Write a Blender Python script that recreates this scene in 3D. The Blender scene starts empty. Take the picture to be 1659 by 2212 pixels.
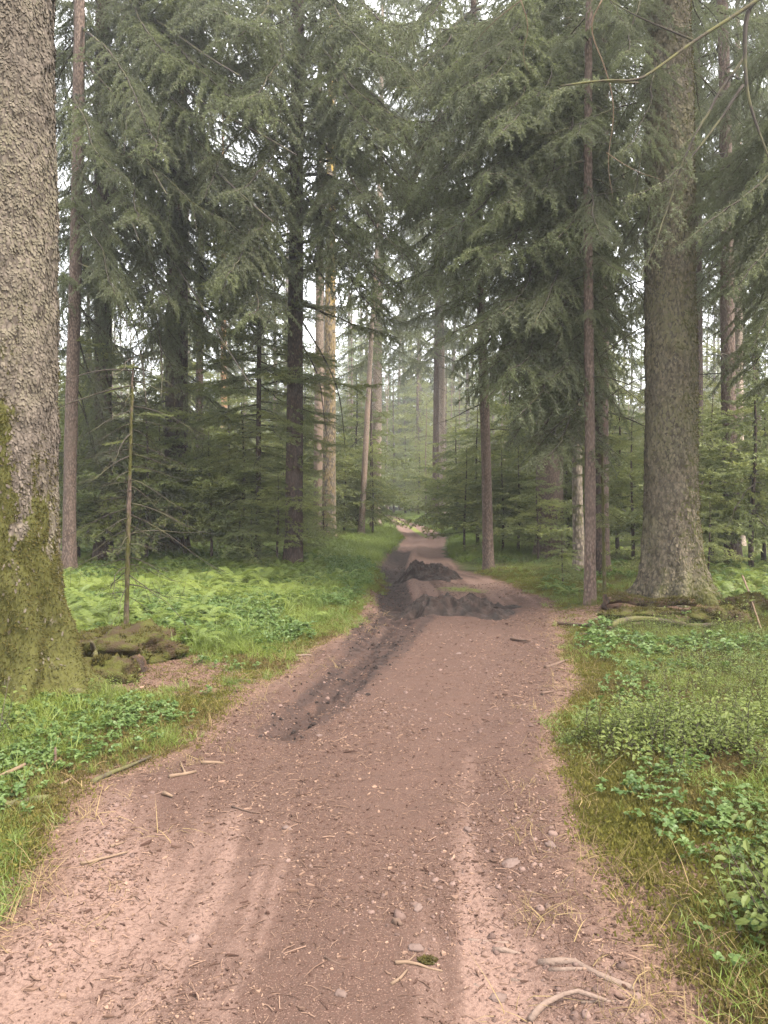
import bpy, math
import numpy as np

# ---------------------------------------------------------------- camera, sky, sun, exposure
SC = bpy.context.scene
COL = SC.collection
F_PX, CX, CY = 1603.0, 829.5, 1106.0          # focal length and centre in 1659 x 2212 picture units
CAM_H, PITCH = 1.6, math.radians(1.1)
cam_d = bpy.data.cameras.new('camera')
cam_d.sensor_fit = 'HORIZONTAL'
cam_d.sensor_width = 36.0
cam_d.lens = 36.0 * F_PX / 1659.0
cam_d.clip_start, cam_d.clip_end = 0.05, 1500.0
cam = bpy.data.objects.new('camera', cam_d)
COL.objects.link(cam)
cam.location = (0, 0, CAM_H)
cam.rotation_euler = (math.pi / 2 - PITCH, 0, 0)
SC.camera = cam

SUN_EL, SUN_AZ = math.radians(54), math.radians(122)   # azimuth clockwise from +Y
world = bpy.data.worlds.new('World')
SC.world = world
world.use_nodes = True
wt = world.node_tree
wt.nodes.clear()
w_out = wt.nodes.new('ShaderNodeOutputWorld')
w_bg = wt.nodes.new('ShaderNodeBackground')
w_sky = wt.nodes.new('ShaderNodeTexSky')
w_sky.sky_type = 'NISHITA'
w_sky.sun_disc = False
w_sky.sun_elevation = SUN_EL
w_sky.sun_rotation = SUN_AZ
w_sky.dust_density = 3.0
w_sky.ozone_density = 0.8
w_mix = wt.nodes.new('ShaderNodeMix')
w_mix.data_type = 'RGBA'
w_mix.inputs['Factor'].default_value = 0.72
w_mix.inputs[7].default_value = (9.0, 8.9, 8.8, 1)      # thin bright overcast over the blue
wt.links.new(w_sky.outputs[0], w_mix.inputs[6])
wt.links.new(w_mix.outputs[2], w_bg.inputs['Color'])
w_bg.inputs['Strength'].default_value = 0.07
wt.links.new(w_bg.outputs[0], w_out.inputs['Surface'])

sun_d = bpy.data.lights.new('sun', 'SUN')
sun_d.energy = 1.5
sun_d.angle = math.radians(10)
sun_d.color = (1.0, 0.94, 0.84)
sun = bpy.data.objects.new('sun', sun_d)
COL.objects.link(sun)
sun.rotation_euler = (math.pi / 2 - SUN_EL, 0, math.pi - SUN_AZ)
sun.location = (0, 0, 60)

SC.view_settings.view_transform = 'Standard'
SC.view_settings.look = 'None'
SC.view_settings.gamma = 1.0
SC.view_settings.exposure = 3.12
SC.cycles.max_bounces = 8
SC.cycles.diffuse_bounces = 5
SC.cycles.glossy_bounces = 2
SC.cycles.transmission_bounces = 5
SC.cycles.sample_clamp_indirect = 8.0
SC.cycles.use_denoising = True

# ---------------------------------------------------------------- small maths helpers
RNG = np.random.default_rng(11)


def sstep(a, b, x):
    t = np.clip((np.asarray(x, float) - a) / (np.asarray(b) - a), 0, 1)
    return t * t * (3 - 2 * t)


def _hash(ix, iy, iz, seed):
    h = (ix * 374761393 + iy * 668265263 + iz * 2147483647 + seed * 1274126177) & 0xFFFFFFFF
    h = ((h ^ (h >> 13)) * 1274126177) & 0xFFFFFFFF
    h = (h ^ (h >> 16)) & 0xFFFFFFFF
    return h.astype(np.float64) / 4294967295.0


def noise(x, y, z=0.0, seed=0):
    """value noise in 0..1"""
    x, y, z = np.broadcast_arrays(np.asarray(x, float), np.asarray(y, float), np.asarray(z, float))
    ix, iy, iz = np.floor(x).astype(np.int64), np.floor(y).astype(np.int64), np.floor(z).astype(np.int64)
    fx, fy, fz = x - ix, y - iy, z - iz
    fx, fy, fz = fx * fx * (3 - 2 * fx), fy * fy * (3 - 2 * fy), fz * fz * (3 - 2 * fz)
    r = 0
    for dx in (0, 1):
        for dy in (0, 1):
            for dz in (0, 1):
                w = (fx if dx else 1 - fx) * (fy if dy else 1 - fy) * (fz if dz else 1 - fz)
                r = r + w * _hash(ix + dx, iy + dy, iz + dz, seed)
    return r


def fbm(x, y, z=0.0, seed=0, octaves=4):
    r, a, t = 0, 1.0, 0
    for k in range(octaves):
        r = r + a * noise(x * 2 ** k, y * 2 ** k, z * 2 ** k, seed + k)
        t += a
        a *= 0.5
    return r / t


def unit(v):
    return v / np.maximum(np.linalg.norm(v, axis=-1, keepdims=True), 1e-9)


def ray(px, py):
    cx, cy = (px - CX) / F_PX, (CY - py) / F_PX
    return np.array([cx, math.cos(PITCH) + math.sin(PITCH) * cy, -math.sin(PITCH) + math.cos(PITCH) * cy])


def at(px, py, depth):
    d = ray(px, py)
    return np.array([0, 0, CAM_H]) + d * (depth / d[1])


def flat(px, py, z=0.0):
    d = ray(px, py)
    return np.array([0, 0, CAM_H]) + d * ((z - CAM_H) / d[2])


# ---------------------------------------------------------------- mesh helpers
class MB:
    def __init__(self):
        self.V, self.T, self.Q, self.mt, self.mq, self.n = [], [], [], [], [], 0
        self.attr = {}

    def add(self, V, F, mat=0, **attrs):
        V = np.asarray(V, float).reshape(-1, 3)
        F = np.asarray(F, np.int64)
        if len(F) == 0:
            return
        if F.shape[1] == 3:
            self.T.append(F + self.n)
            self.mt.append(np.full(len(F), mat))
        else:
            self.Q.append(F + self.n)
            self.mq.append(np.full(len(F), mat))
        for k, a in attrs.items():
            self.attr.setdefault(k, []).append((self.n, np.broadcast_to(np.asarray(a, float), (len(V),))))
        self.V.append(V)
        self.n += len(V)

    def arrays(self):
        V = np.concatenate(self.V) if self.V else np.zeros((0, 3))
        T = np.concatenate(self.T) if self.T else np.zeros((0, 3), np.int64)
        Q = np.concatenate(self.Q) if self.Q else np.zeros((0, 4), np.int64)
        mt = np.concatenate(self.mt) if self.mt else np.zeros(0, np.int64)
        mq = np.concatenate(self.mq) if self.mq else np.zeros(0, np.int64)
        return V, T, Q, mt, mq

    def merge(self, other, M=None, t=(0, 0, 0)):
        V, T, Q, mt, mq = other
        if M is not None:
            V = V @ np.asarray(M).T
        V = V + np.asarray(t)
        if len(T):
            self.T.append(T + self.n)
            self.mt.append(mt)
        if len(Q):
            self.Q.append(Q + self.n)
            self.mq.append(mq)
        self.V.append(V)
        self.n += len(V)

    def mesh(self, name, mats, smooth=True):
        V, T, Q, mt, mq = self.arrays()
        me = bpy.data.meshes.new(name)
        me.vertices.add(len(V))
        me.vertices.foreach_set('co', V.astype(np.float32).ravel())
        nl = len(T) * 3 + len(Q) * 4
        me.loops.add(nl)
        me.loops.foreach_set('vertex_index', np.concatenate([T.ravel(), Q.ravel()]).astype(np.int32))
        me.polygons.add(len(T) + len(Q))
        start = np.concatenate([np.arange(len(T)) * 3, len(T) * 3 + np.arange(len(Q)) * 4])
        me.polygons.foreach_set('loop_start', start.astype(np.int32))
        me.polygons.foreach_set('material_index', np.concatenate([mt, mq]).astype(np.int32))
        me.polygons.foreach_set('use_smooth', np.full(len(start), bool(smooth)))
        for m in mats:
            me.materials.append(m)
        for k, lst in self.attr.items():
            a = np.zeros(len(V), np.float32)
            for s, v in lst:
                a[s:s + len(v)] = v
            at_ = me.attributes.new(k, 'FLOAT', 'POINT')
            at_.data.foreach_set('value', a)
        me.update(calc_edges=True)
        return me

    def obj(self, name, mats, parent=None, smooth=True, loc=(0, 0, 0)):
        return link(name, self.mesh(name, mats, smooth), parent, loc)


def link(name, data, parent=None, loc=(0, 0, 0)):
    o = bpy.data.objects.new(name, data)
    COL.objects.link(o)
    o.location = loc
    if parent is not None:
        o.parent = parent
    return o


def tag(o, label=None, cat=None, group=None, kind=None):
    for k, v in (('label', label), ('category', cat), ('group', group), ('kind', kind)):
        if v:
            o[k] = v
    return o


def thing(name, label, cat, loc, group=None, rz=0.0):
    o = link(name, None, None, loc)
    o.rotation_euler = (0, 0, rz)
    return tag(o, label, cat, group)


def tube(mb, pts, rad, sides=6, mat=0, cap=True, **attrs):
    pts = np.asarray(pts, float)
    n = len(pts)
    rad = np.broadcast_to(np.asarray(rad, float), (n,))
    T = unit(np.gradient(pts, axis=0))
    ref = np.array([0, 0, 1.0]) if abs(T[:, 2]).mean() < 0.8 else np.array([1.0, 0, 0])
    U = unit(np.cross(T, ref))
    W = np.cross(T, U)
    a = np.arange(sides) / sides * 2 * math.pi
    V = pts[:, None] + rad[:, None, None] * (np.cos(a)[None, :, None] * U[:, None] + np.sin(a)[None, :, None] * W[:, None])
    i, j = np.meshgrid(np.arange(n - 1), np.arange(sides), indexing='ij')
    j2 = (j + 1) % sides
    Fq = np.stack([i * sides + j, i * sides + j2, (i + 1) * sides + j2, (i + 1) * sides + j], -1).reshape(-1, 4)
    V = V.reshape(-1, 3)
    if cap:
        V = np.concatenate([V, pts[[0]], pts[[-1]]])
    k0 = mb.n
    mb.add(V, Fq, mat, **attrs)
    if cap:
        jj = np.arange(sides)
        c0, c1 = n * sides, n * sides + 1
        Tt = np.concatenate([np.stack([(jj + 1) % sides, jj, np.full(sides, c0)], -1),
                             np.stack([(n - 1) * sides + jj, (n - 1) * sides + (jj + 1) % sides, np.full(sides, c1)], -1)])
        mb.T.append(Tt + k0)
        mb.mt.append(np.full(len(Tt), mat))


def prisms(mb, P0, P1, r0, r1, mat=0):
    """many thin three-sided twigs at once"""
    D = unit(P1 - P0)
    ref = np.where(np.abs(D[:, 2:3]) < 0.8, np.array([[0, 0, 1.0]]), np.array([[1.0, 0, 0]]))
    U = unit(np.cross(D, ref))
    W = np.cross(D, U)
    n = len(P0)
    V = np.zeros((n, 6, 3))
    r0 = np.broadcast_to(np.asarray(r0, float), (n,))[:, None]
    r1 = np.broadcast_to(np.asarray(r1, float), (n,))[:, None]
    for k in range(3):
        a = k * 2 * math.pi / 3
        o = math.cos(a) * U + math.sin(a) * W
        V[:, k] = P0 + o * r0
        V[:, 3 + k] = P1 + o * r1
    b = (np.arange(n) * 6)[:, None]
    F = np.concatenate([b + np.array([[k, (k + 1) % 3, 3 + (k + 1) % 3, 3 + k]]) for k in range(3)])
    mb.add(V.reshape(-1, 3), F, mat)


def ribbons(mb, P0, P1, r0, r1, mat=0):
    D = unit(P1 - P0)
    U = unit(np.cross(D, D[:, [1, 2, 0]] + np.array([0.3, 0.1, 0.2])))
    V = np.stack([P0 - U * r0, P0 + U * r0, P1 + U * r1, P1 - U * r1], 1).reshape(-1, 3)
    mb.add(V, np.arange(len(P0) * 4).reshape(-1, 4), mat)


def smooth_line(pts, step):
    pts = np.asarray(pts, float)
    for _ in range(2):
        if len(pts) > 2:
            q = pts[:-1] * 0.75 + pts[1:] * 0.25
            r = pts[:-1] * 0.25 + pts[1:] * 0.75
            mid = np.stack([q, r], 1).reshape(-1, 3)
            pts = np.concatenate([pts[:1], mid[1:-1], pts[-1:]])
    s = np.concatenate([[0], np.cumsum(np.linalg.norm(np.diff(pts, axis=0), axis=1))])
    n = max(3, int(s[-1] / step) + 1)
    t = np.linspace(0, s[-1], n)
    return np.stack([np.interp(t, s, pts[:, k]) for k in range(3)], -1), t


# ---------------------------------------------------------------- materials
class NT:
    def __init__(self, name):
        self.m = bpy.data.materials.new(name)
        self.m.use_nodes = True
        self.t = self.m.node_tree
        self.t.nodes.clear()
        self.out = self.t.nodes.new('ShaderNodeOutputMaterial')

    def n(self, typ, **kw):
        nd = self.t.nodes.new(typ)
        for k, v in kw.items():
            setattr(nd, k, v)
        return nd

    def l(self, a, b):
        self.t.links.new(a, b)

    def put(self, sock, v):
        if isinstance(v, bpy.types.NodeSocket):
            self.l(v, sock)
        elif isinstance(v, (tuple, list)) and sock.type == 'RGBA':
            sock.default_value = (*v, 1) if len(v) == 3 else v
        else:
            sock.default_value = v

    def noise(self, scale, detail=3, rough=0.55, vec=None, dist=0.0):
        nd = self.n('ShaderNodeTexNoise')
        nd.inputs['Scale'].default_value = scale
        nd.inputs['Detail'].default_value = detail
        nd.inputs['Roughness'].default_value = rough
        nd.inputs['Distortion'].default_value = dist
        if vec is not None:
            self.l(vec, nd.inputs['Vector'])
        return nd.outputs[0]

    def voro(self, scale, vec=None, feature='F1', out=0):
        nd = self.n('ShaderNodeTexVoronoi', feature=feature)
        nd.inputs['Scale'].default_value = scale
        if vec is not None:
            self.l(vec, nd.inputs['Vector'])
        return nd.outputs[out]

    def obj_co(self, scale=None):
        c = self.n('ShaderNodeTexCoord').outputs['Object']
        if scale is None:
            return c
        mp = self.n('ShaderNodeMapping')
        mp.inputs['Scale'].default_value = scale
        self.l(c, mp.inputs[0])
        return mp.outputs[0]

    def pos(self):
        return self.n('ShaderNodeNewGeometry').outputs['Position']

    def attr(self, name):
        return self.n('ShaderNodeAttribute', attribute_name=name).outputs['Fac']

    def rnd(self):
        return self.n('ShaderNodeObjectInfo').outputs['Random']

    def ramp(self, fac, a, b, va=0.0, vb=1.0):
        nd = self.n('ShaderNodeMapRange', interpolation_type='SMOOTHSTEP')
        self.put(nd.inputs[0], fac)
        nd.inputs[1].default_value, nd.inputs[2].default_value = a, b
        nd.inputs[3].default_value, nd.inputs[4].default_value = va, vb
        return nd.outputs[0]

    def math(self, op, a, b=0.0):
        nd = self.n('ShaderNodeMath', operation=op)
        self.put(nd.inputs[0], a)
        self.put(nd.inputs[1], b)
        return nd.outputs[0]

    def mix(self, f, a, b):
        nd = self.n('ShaderNodeMix', data_type='RGBA')
        self.put(nd.inputs['Factor'], f)
        self.put(nd.inputs[6], a)
        self.put(nd.inputs[7], b)
        return nd.outputs[2]

    def bump(self, h, strength, dist, normal=None):
        nd = self.n('ShaderNodeBump')
        nd.inputs['Strength'].default_value = strength
        nd.inputs['Distance'].default_value = dist
        self.l(h, nd.inputs['Height'])
        if normal is not None:
            self.l(normal, nd.inputs['Normal'])
        return nd.outputs[0]

    def surface(self, col, rough=0.85, normal=None, spec=0.25):
        p = self.n('ShaderNodeBsdfPrincipled')
        self.put(p.inputs['Base Color'], col)
        self.put(p.inputs['Roughness'], rough)
        p.inputs['Specular IOR Level'].default_value = spec
        if normal is not None:
            self.l(normal, p.inputs['Normal'])
        self.l(p.outputs[0], self.out.inputs['Surface'])
        return self.m

    def leaf(self, col, trans, rough=0.6, k=0.35, spec=0.25):
        p = self.n('ShaderNodeBsdfPrincipled')
        self.put(p.inputs['Base Color'], col)
        p.inputs['Roughness'].default_value = rough
        p.inputs['Specular IOR Level'].default_value = spec
        t = self.n('ShaderNodeBsdfTranslucent')
        self.put(t.inputs['Color'], trans)
        mx = self.n('ShaderNodeMixShader')
        mx.inputs[0].default_value = k
        self.l(p.outputs[0], mx.inputs[1])
        self.l(t.outputs[0], mx.inputs[2])
        self.l(mx.outputs[0], self.out.inputs['Surface'])
        return self.m


def needle_mat(name, dark, light, tip, k=0.35):
    N = NT(name)
    c = N.mix(N.rnd(), dark, light)
    c = N.mix(N.ramp(N.noise(1.1, 3, vec=N.pos()), 0.42, 0.68), c, tip)
    c = N.mix(N.ramp(N.noise(23.0, 1, vec=N.pos()), 0.62, 0.75, 0, 0.35), c, (0.10, 0.085, 0.05))
    return N.leaf(c, c, 0.55, k, 0.3)


def leaf_mat(name, a, b, trans, k=0.4, spec=0.3, rough=0.5, patch=None):
    N = NT(name)
    c = N.mix(N.rnd(), a, b)
    if patch:
        c = N.mix(N.ramp(N.noise(0.55, 2, vec=N.pos()), 0.42, 0.62), c, patch)
    t = N.mix(0.5, c, trans)
    return N.leaf(c, t, rough, k, spec)


def bark_mat(name, light, dark, moss=(0.065, 0.062, 0.017), scale=(1, 1, 0.45), vs=34.0, lichen=None, rough_d=0.012, reddish=None):
    N = NT(name)
    co = N.obj_co(scale)
    v = N.voro(vs, co)
    v2 = N.voro(vs * 0.42, co)
    n1 = N.noise(vs * 0.12, 4, vec=co)
    n2 = N.noise(vs * 1.9, 3, vec=co)
    f = N.math('ADD', N.math('MULTIPLY', v, 0.75), N.math('MULTIPLY', n2, 0.55))
    c = N.mix(N.ramp(f, 0.35, 0.85), light, dark)
    c = N.mix(N.ramp(n1, 0.35, 0.7, 0, 0.55), c, tuple(x * 0.6 for x in light))
    if reddish:
        c = N.mix(N.ramp(N.noise(0.9, 3, vec=N.obj_co()), 0.4, 0.65, 0, 0.7), c, reddish)
    if lichen:
        lf = N.math('MULTIPLY', N.ramp(N.noise(vs * 0.5, 4, 0.65, vec=co), 0.45, 0.56), N.attr('lichen'))
        c = N.mix(lf, c, lichen)
    mo = N.math('MULTIPLY', N.attr('moss'), 1.0)
    mn = N.ramp(N.math('ADD', mo, N.math('MULTIPLY', N.math('SUBTRACT', N.noise(5.0, 5, 0.65, vec=N.obj_co()), 0.5), 1.6)), 0.42, 0.72)
    mc = N.mix(N.noise(30.0, 3, vec=co), moss, tuple(x * 0.5 for x in moss))
    c = N.mix(mn, c, mc)
    h = N.math('SUBTRACT', N.math('ADD', N.math('MULTIPLY', n2, 0.5), N.math('MULTIPLY', v2, -0.5)), N.math('MULTIPLY', v, 0.7))
    return N.surface(c, 0.9, N.bump(h, 0.9, rough_d), 0.15)


M = {}
M['bark_old'] = bark_mat('bark_old', (0.135, 0.108, 0.087), (0.036, 0.028, 0.022), vs=26, rough_d=0.02)
M['bark_old_right'] = bark_mat('bark_old_right', (0.125, 0.105, 0.072), (0.034, 0.028, 0.02), vs=26, rough_d=0.025, moss=(0.062, 0.06, 0.018))
M['bark_brown'] = bark_mat('bark_brown', (0.135, 0.096, 0.076), (0.05, 0.034, 0.027), vs=40)
M['bark_dark'] = bark_mat('bark_dark', (0.075, 0.05, 0.04), (0.025, 0.018, 0.015), vs=34)
M['bark_pale'] = bark_mat('bark_pale', (0.36, 0.29, 0.23), (0.15, 0.11, 0.085), vs=34)  # sunlight on the path-bend trunks is mixed into this lighter bark colour
M['bark_tan'] = bark_mat('bark_tan', (0.21, 0.165, 0.13), (0.095, 0.07, 0.054), vs=34, reddish=(0.19, 0.128, 0.092))
M['bark_lichen'] = bark_mat('bark_lichen', (0.22, 0.18, 0.14), (0.055, 0.043, 0.035), vs=24, lichen=(0.40, 0.27, 0.075))
M['bark_pine'] = bark_mat('bark_pine', (0.45, 0.24, 0.12), (0.2, 0.10, 0.06), vs=20)
M['scale'] = bark_mat('bark_scale', (0.125, 0.10, 0.081), (0.045, 0.035, 0.028), vs=22, rough_d=0.008, reddish=(0.115, 0.10, 0.066))
M['scale_right'] = bark_mat('bark_scale_mossy', (0.125, 0.10, 0.07), (0.042, 0.033, 0.023), vs=22, rough_d=0.008, reddish=(0.095, 0.088, 0.045))
M['moss'] = (lambda N: N.leaf(N.mix(N.noise(7, 3, vec=N.pos()), (0.045, 0.044, 0.013), (0.10, 0.078, 0.028)), (0.07, 0.066, 0.02), 0.9, 0.25, 0.05))(NT('moss'))
M['moss_solid'] = (lambda N: N.surface(N.mix(N.ramp(N.noise(6, 4, 0.65, vec=N.pos()), 0.4, 0.62), (0.05, 0.05, 0.014), (0.042, 0.029, 0.018)), 0.95, N.bump(N.noise(60, 3, vec=N.pos()), 0.8, 0.02), 0.05))(NT('moss_solid'))
M['limb'] = (lambda N: N.surface(N.mix(N.ramp(N.noise(4, 3, vec=N.pos()), 0.45, 0.65), (0.036, 0.029, 0.024), (0.062, 0.058, 0.03)), 0.9, None, 0.1))(NT('limb_bark'))
M['limb_mossy'] = (lambda N: N.surface(N.mix(N.ramp(N.noise(5, 3, vec=N.pos()), 0.4, 0.6), (0.048, 0.038, 0.028), (0.078, 0.072, 0.03)), 0.9, N.bump(N.noise(60, 3, vec=N.pos()), 0.7, 0.01), 0.1))(NT('limb_mossy'))
M['twig'] = (lambda N: N.surface((0.05, 0.04, 0.031), 0.9, None, 0.1))(NT('twig'))
M['needle'] = needle_mat('needles', (0.09, 0.10, 0.056), (0.12, 0.13, 0.068), (0.14, 0.158, 0.068), 0.46)
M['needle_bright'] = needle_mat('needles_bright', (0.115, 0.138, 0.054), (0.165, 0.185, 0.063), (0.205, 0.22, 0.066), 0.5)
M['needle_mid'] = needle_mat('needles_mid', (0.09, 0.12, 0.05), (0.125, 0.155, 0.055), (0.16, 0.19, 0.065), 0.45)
M['needle_far'] = needle_mat('needles_far', (0.13, 0.15, 0.052), (0.18, 0.19, 0.06), (0.215, 0.225, 0.065), 0.5)  # needle colour raised in place of the light that dense crowns keep out
M['grass'] = leaf_mat('grass', (0.085, 0.122, 0.026), (0.135, 0.175, 0.04), (0.19, 0.25, 0.045), 0.42, patch=(0.145, 0.178, 0.034))
M['fern'] = leaf_mat('fern', (0.10, 0.138, 0.032), (0.145, 0.182, 0.042), (0.19, 0.24, 0.045), 0.4, patch=(0.135, 0.165, 0.034))
M['bilberry'] = leaf_mat('bilberry', (0.074, 0.094, 0.025), (0.118, 0.140, 0.035), (0.15, 0.19, 0.038), 0.38, 0.2, 0.55)
M['herb'] = leaf_mat('herb', (0.06, 0.10, 0.028), (0.10, 0.145, 0.04), (0.14, 0.21, 0.045), 0.38)
M['moss_tuft'] = leaf_mat('moss_tuft', (0.08, 0.078, 0.018), (0.12, 0.105, 0.025), (0.14, 0.14, 0.03), 0.3, 0.1, 0.9, patch=(0.10, 0.07, 0.03))
M['dry_grass'] = leaf_mat('dry_grass', (0.16, 0.115, 0.06), (0.23, 0.165, 0.08), (0.2, 0.16, 0.08), 0.25, 0.1, 0.8)
M['chip'] = (lambda N: N.surface(N.mix(N.math('POWER', N.rnd(), 1.6), (0.045, 0.025, 0.019), (0.20, 0.128, 0.092)), 0.9, None, 0.1))(NT('litter_chip'))
M['pebble'] = (lambda N: N.surface(N.mix(N.rnd(), (0.07, 0.044, 0.036), (0.145, 0.096, 0.08)), 0.9, N.bump(N.noise(60, 3), 0.4, 0.004), 0.15))(NT('pebble'))
M['stone'] = (lambda N: N.surface(N.mix(N.noise(25, 4, vec=N.pos()), (0.075, 0.05, 0.042), (0.125, 0.087, 0.074)), 0.9, N.bump(N.noise(70, 4, vec=N.pos()), 0.6, 0.006), 0.15))(NT('stone'))
M['stick'] = (lambda N: N.surface(N.mix(N.noise(14, 3, vec=N.pos()), (0.18, 0.122, 0.082), (0.08, 0.052, 0.036)), 0.85, N.bump(N.noise(120, 3, vec=N.pos()), 0.5, 0.003), 0.15))(NT('stick'))
M['stick_dark'] = (lambda N: N.surface(N.mix(N.noise(14, 3, vec=N.pos()), (0.12, 0.075, 0.055), (0.05, 0.034, 0.027)), 0.85, None, 0.15))(NT('stick_dark'))
M['root'] = (lambda N: N.surface(N.mix(N.noise(20, 4, 0.6, vec=N.pos()), (0.18, 0.13, 0.105), (0.085, 0.056, 0.042)), 0.85, N.bump(N.noise(90, 4, vec=N.pos()), 0.8, 0.006), 0.15))(NT('root'))
M['wood_rot'] = (lambda N: N.surface(N.mix(N.ramp(N.noise(9, 4, vec=N.pos()), 0.4, 0.6), (0.085, 0.05, 0.034), (0.035, 0.024, 0.019)), 0.95, N.bump(N.noise(40, 4, vec=N.pos()), 1.0, 0.02), 0.1))(NT('wood_rot'))
M['mud'] = (lambda N: N.surface(N.mix(N.ramp(N.noise(7, 5, 0.65, vec=N.pos()), 0.35, 0.65), (0.012, 0.008, 0.0066), (0.034, 0.022, 0.018)), N.ramp(N.noise(5, 3, vec=N.pos()), 0.4, 0.62, 0.65, 0.95), N.bump(N.noise(45, 5, 0.7, vec=N.pos()), 0.9, 0.03), 0.2))(NT('mud'))


def ground_mat():
    N = NT('forest_ground')
    p = N.pos()
    nbig, nmid, nfine, nspk = N.noise(0.9, 4, vec=p), N.noise(7, 4, 0.6, vec=p), N.noise(55, 3, 0.6, vec=p), N.noise(170, 2, 0.6, vec=p)
    # forest floor: moss and brown needle litter
    fl = N.mix(N.ramp(nmid, 0.35, 0.65), (0.03, 0.036, 0.011), (0.055, 0.062, 0.016))
    fl = N.mix(N.ramp(nbig, 0.5, 0.68, 0, 0.6), fl, (0.055, 0.037, 0.024))
    # needle litter patches
    li = N.mix(N.ramp(nfine, 0.35, 0.65), (0.062, 0.036, 0.026), (0.13, 0.08, 0.058))
    c = N.mix(N.ramp(N.math('ADD', N.attr('litter'), N.math('MULTIPLY', N.math('SUBTRACT', nmid, 0.5), 0.8)), 0.35, 0.65), fl, li)
    # the red sand path
    pa = N.mix(N.ramp(N.math('ADD', N.attr('damp'), N.math('MULTIPLY', N.math('SUBTRACT', nmid, 0.5), 0.5)), 0.2, 0.85), (0.138, 0.088, 0.070), (0.058, 0.0345, 0.0265))
    pa = N.mix(N.ramp(nfine, 0.46, 0.66, 0, 0.6), pa, (0.056, 0.031, 0.024))
    pa = N.mix(N.ramp(nspk, 0.58, 0.68, 0, 0.55), pa, (0.205, 0.13, 0.10))
    pm = N.ramp(N.math('ADD', N.attr('path'), N.math('MULTIPLY', N.math('SUBTRACT', nmid, 0.5), 0.7)), 0.3, 0.7)
    c = N.mix(pm, c, pa)
    c = N.mix(N.ramp(N.math('ADD', N.attr('pathgreen'), N.math('MULTIPLY', N.math('SUBTRACT', nmid, 0.5), 1.0)), 0.45, 0.75), c, (0.12, 0.135, 0.03))
    mu = N.mix(N.ramp(nmid, 0.35, 0.65), (0.016, 0.0105, 0.009), (0.042, 0.026, 0.0215))
    mm = N.ramp(N.math('ADD', N.attr('mud'), N.math('MULTIPLY', N.math('SUBTRACT', nmid, 0.5), 1.2)), 0.28, 0.85)
    c = N.mix(mm, c, mu)
    h = N.math('ADD', N.math('MULTIPLY', nfine, 0.6), N.math('ADD', N.math('MULTIPLY', nspk, 0.25), nmid))
    return N.surface(c, N.ramp(mm, 0, 1, 0.95, 0.8), N.bump(h, 0.8, 0.022), 0.12)


M['ground'] = ground_mat()

# ---------------------------------------------------------------- the ground, with the path set into it
EDGE = [(2212, -250, 1490), (2100, -120, 1420), (1990, 20, 1340), (1900, 100, 1290), (1800, 165, 1250), (1700, 215, 1215),
        (1650, 330, 1205), (1600, 430, 1195), (1550, 500, 1200), (1500, 545, 1215), (1450, 620, 1218), (1400, 690, 1208),
        (1350, 790, 1192), (1300, 812, 1175), (1270, 832, 1120), (1250, 838, 1060), (1230, 832, 1000), (1215, 828, 985),
        (1200, 840, 960), (1180, 862, 962), (1160, 874, 965), (1150, 862, 945), (1140, 856, 925), (1130, 846, 895),
        (1122, 836, 872), (1115, 828, 852)]
_pe = [(-20, -1.55, 0.95), (1.0, -1.55, 0.95)]
for y, l, r in EDGE:
    a, b = flat(l, y), flat(r, y)
    _pe.append((a[1], a[0], b[0]))
_pe += [(72, -1.6, -0.2), (82, -6, -4), (95, -14, -11), (130, -40, -36)]
_pe = np.array(_pe)


def path_lr(Y):
    return np.interp(Y, _pe[:, 0], _pe[:, 1]), np.interp(Y, _pe[:, 0], _pe[:, 2])


def path_s(x, y):
    """rough signed distance to the path's edge, negative on the path"""
    l, r = path_lr(y)
    return np.maximum(l - x, x - r)


def seg_dist(x, y, pts):
    d = np.full(np.shape(x), 1e9)
    tt = np.zeros(np.shape(x))
    for k in range(len(pts) - 1):
        a, b = np.asarray(pts[k][:2]), np.asarray(pts[k + 1][:2])
        ab = b - a
        t = np.clip(((x - a[0]) * ab[0] + (y - a[1]) * ab[1]) / (ab @ ab), 0, 1)
        e = np.hypot(x - a[0] - t * ab[0], y - a[1] - t * ab[1])
        tt = np.where(e < d, (k + t) / (len(pts) - 1), tt)
        d = np.minimum(d, e)
    return d, tt


MUD_TRAIL = [flat(*p) for p in ((905, 1318), (850, 1345), (806, 1398), (752, 1458), (684, 1528), (612, 1578))]
MUD_RUT = [flat(*p) for p in ((868, 1188), (850, 1222), (846, 1252), (852, 1290), (862, 1330))]
HEAPS = [(flat(975, 1318), 0.98, 0.62, 0.17), (flat(922, 1244), 0.66, 0.9, 0.21)]
LITTER = [(flat(215, 1478), 1.4, 0.95), (flat(20, 1500), 1.3, 0.7), (flat(1430, 1338), 2.3, 1.0), (flat(1470, 2085), 0.35, 0.3), (flat(1500, 1900), 0.3, 0.25)]


def mud_mask(x, y):
    d, t = seg_dist(x, y, MUD_TRAIL)
    m = (1 - sstep(0.35, 1.6, d / (0.52 - 0.30 * t))) * (0.85 + 0.15 * np.cos(d * 34)) * (1.1 - 0.35 * t) * (0.7 + 0.6 * fbm(x * 2.5, y * 1.2, 0, 19, 2))
    d, t = seg_dist(x, y, MUD_RUT)
    m = np.maximum(m, 1 - sstep(0.6, 1.2, d / 0.33))
    for c, rx, ry, _h in HEAPS:
        m = np.maximum(m, 1 - sstep(0.75, 1.25, np.hypot((x - c[0]) / rx, (y - c[1]) / ry)))
    return m


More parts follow.
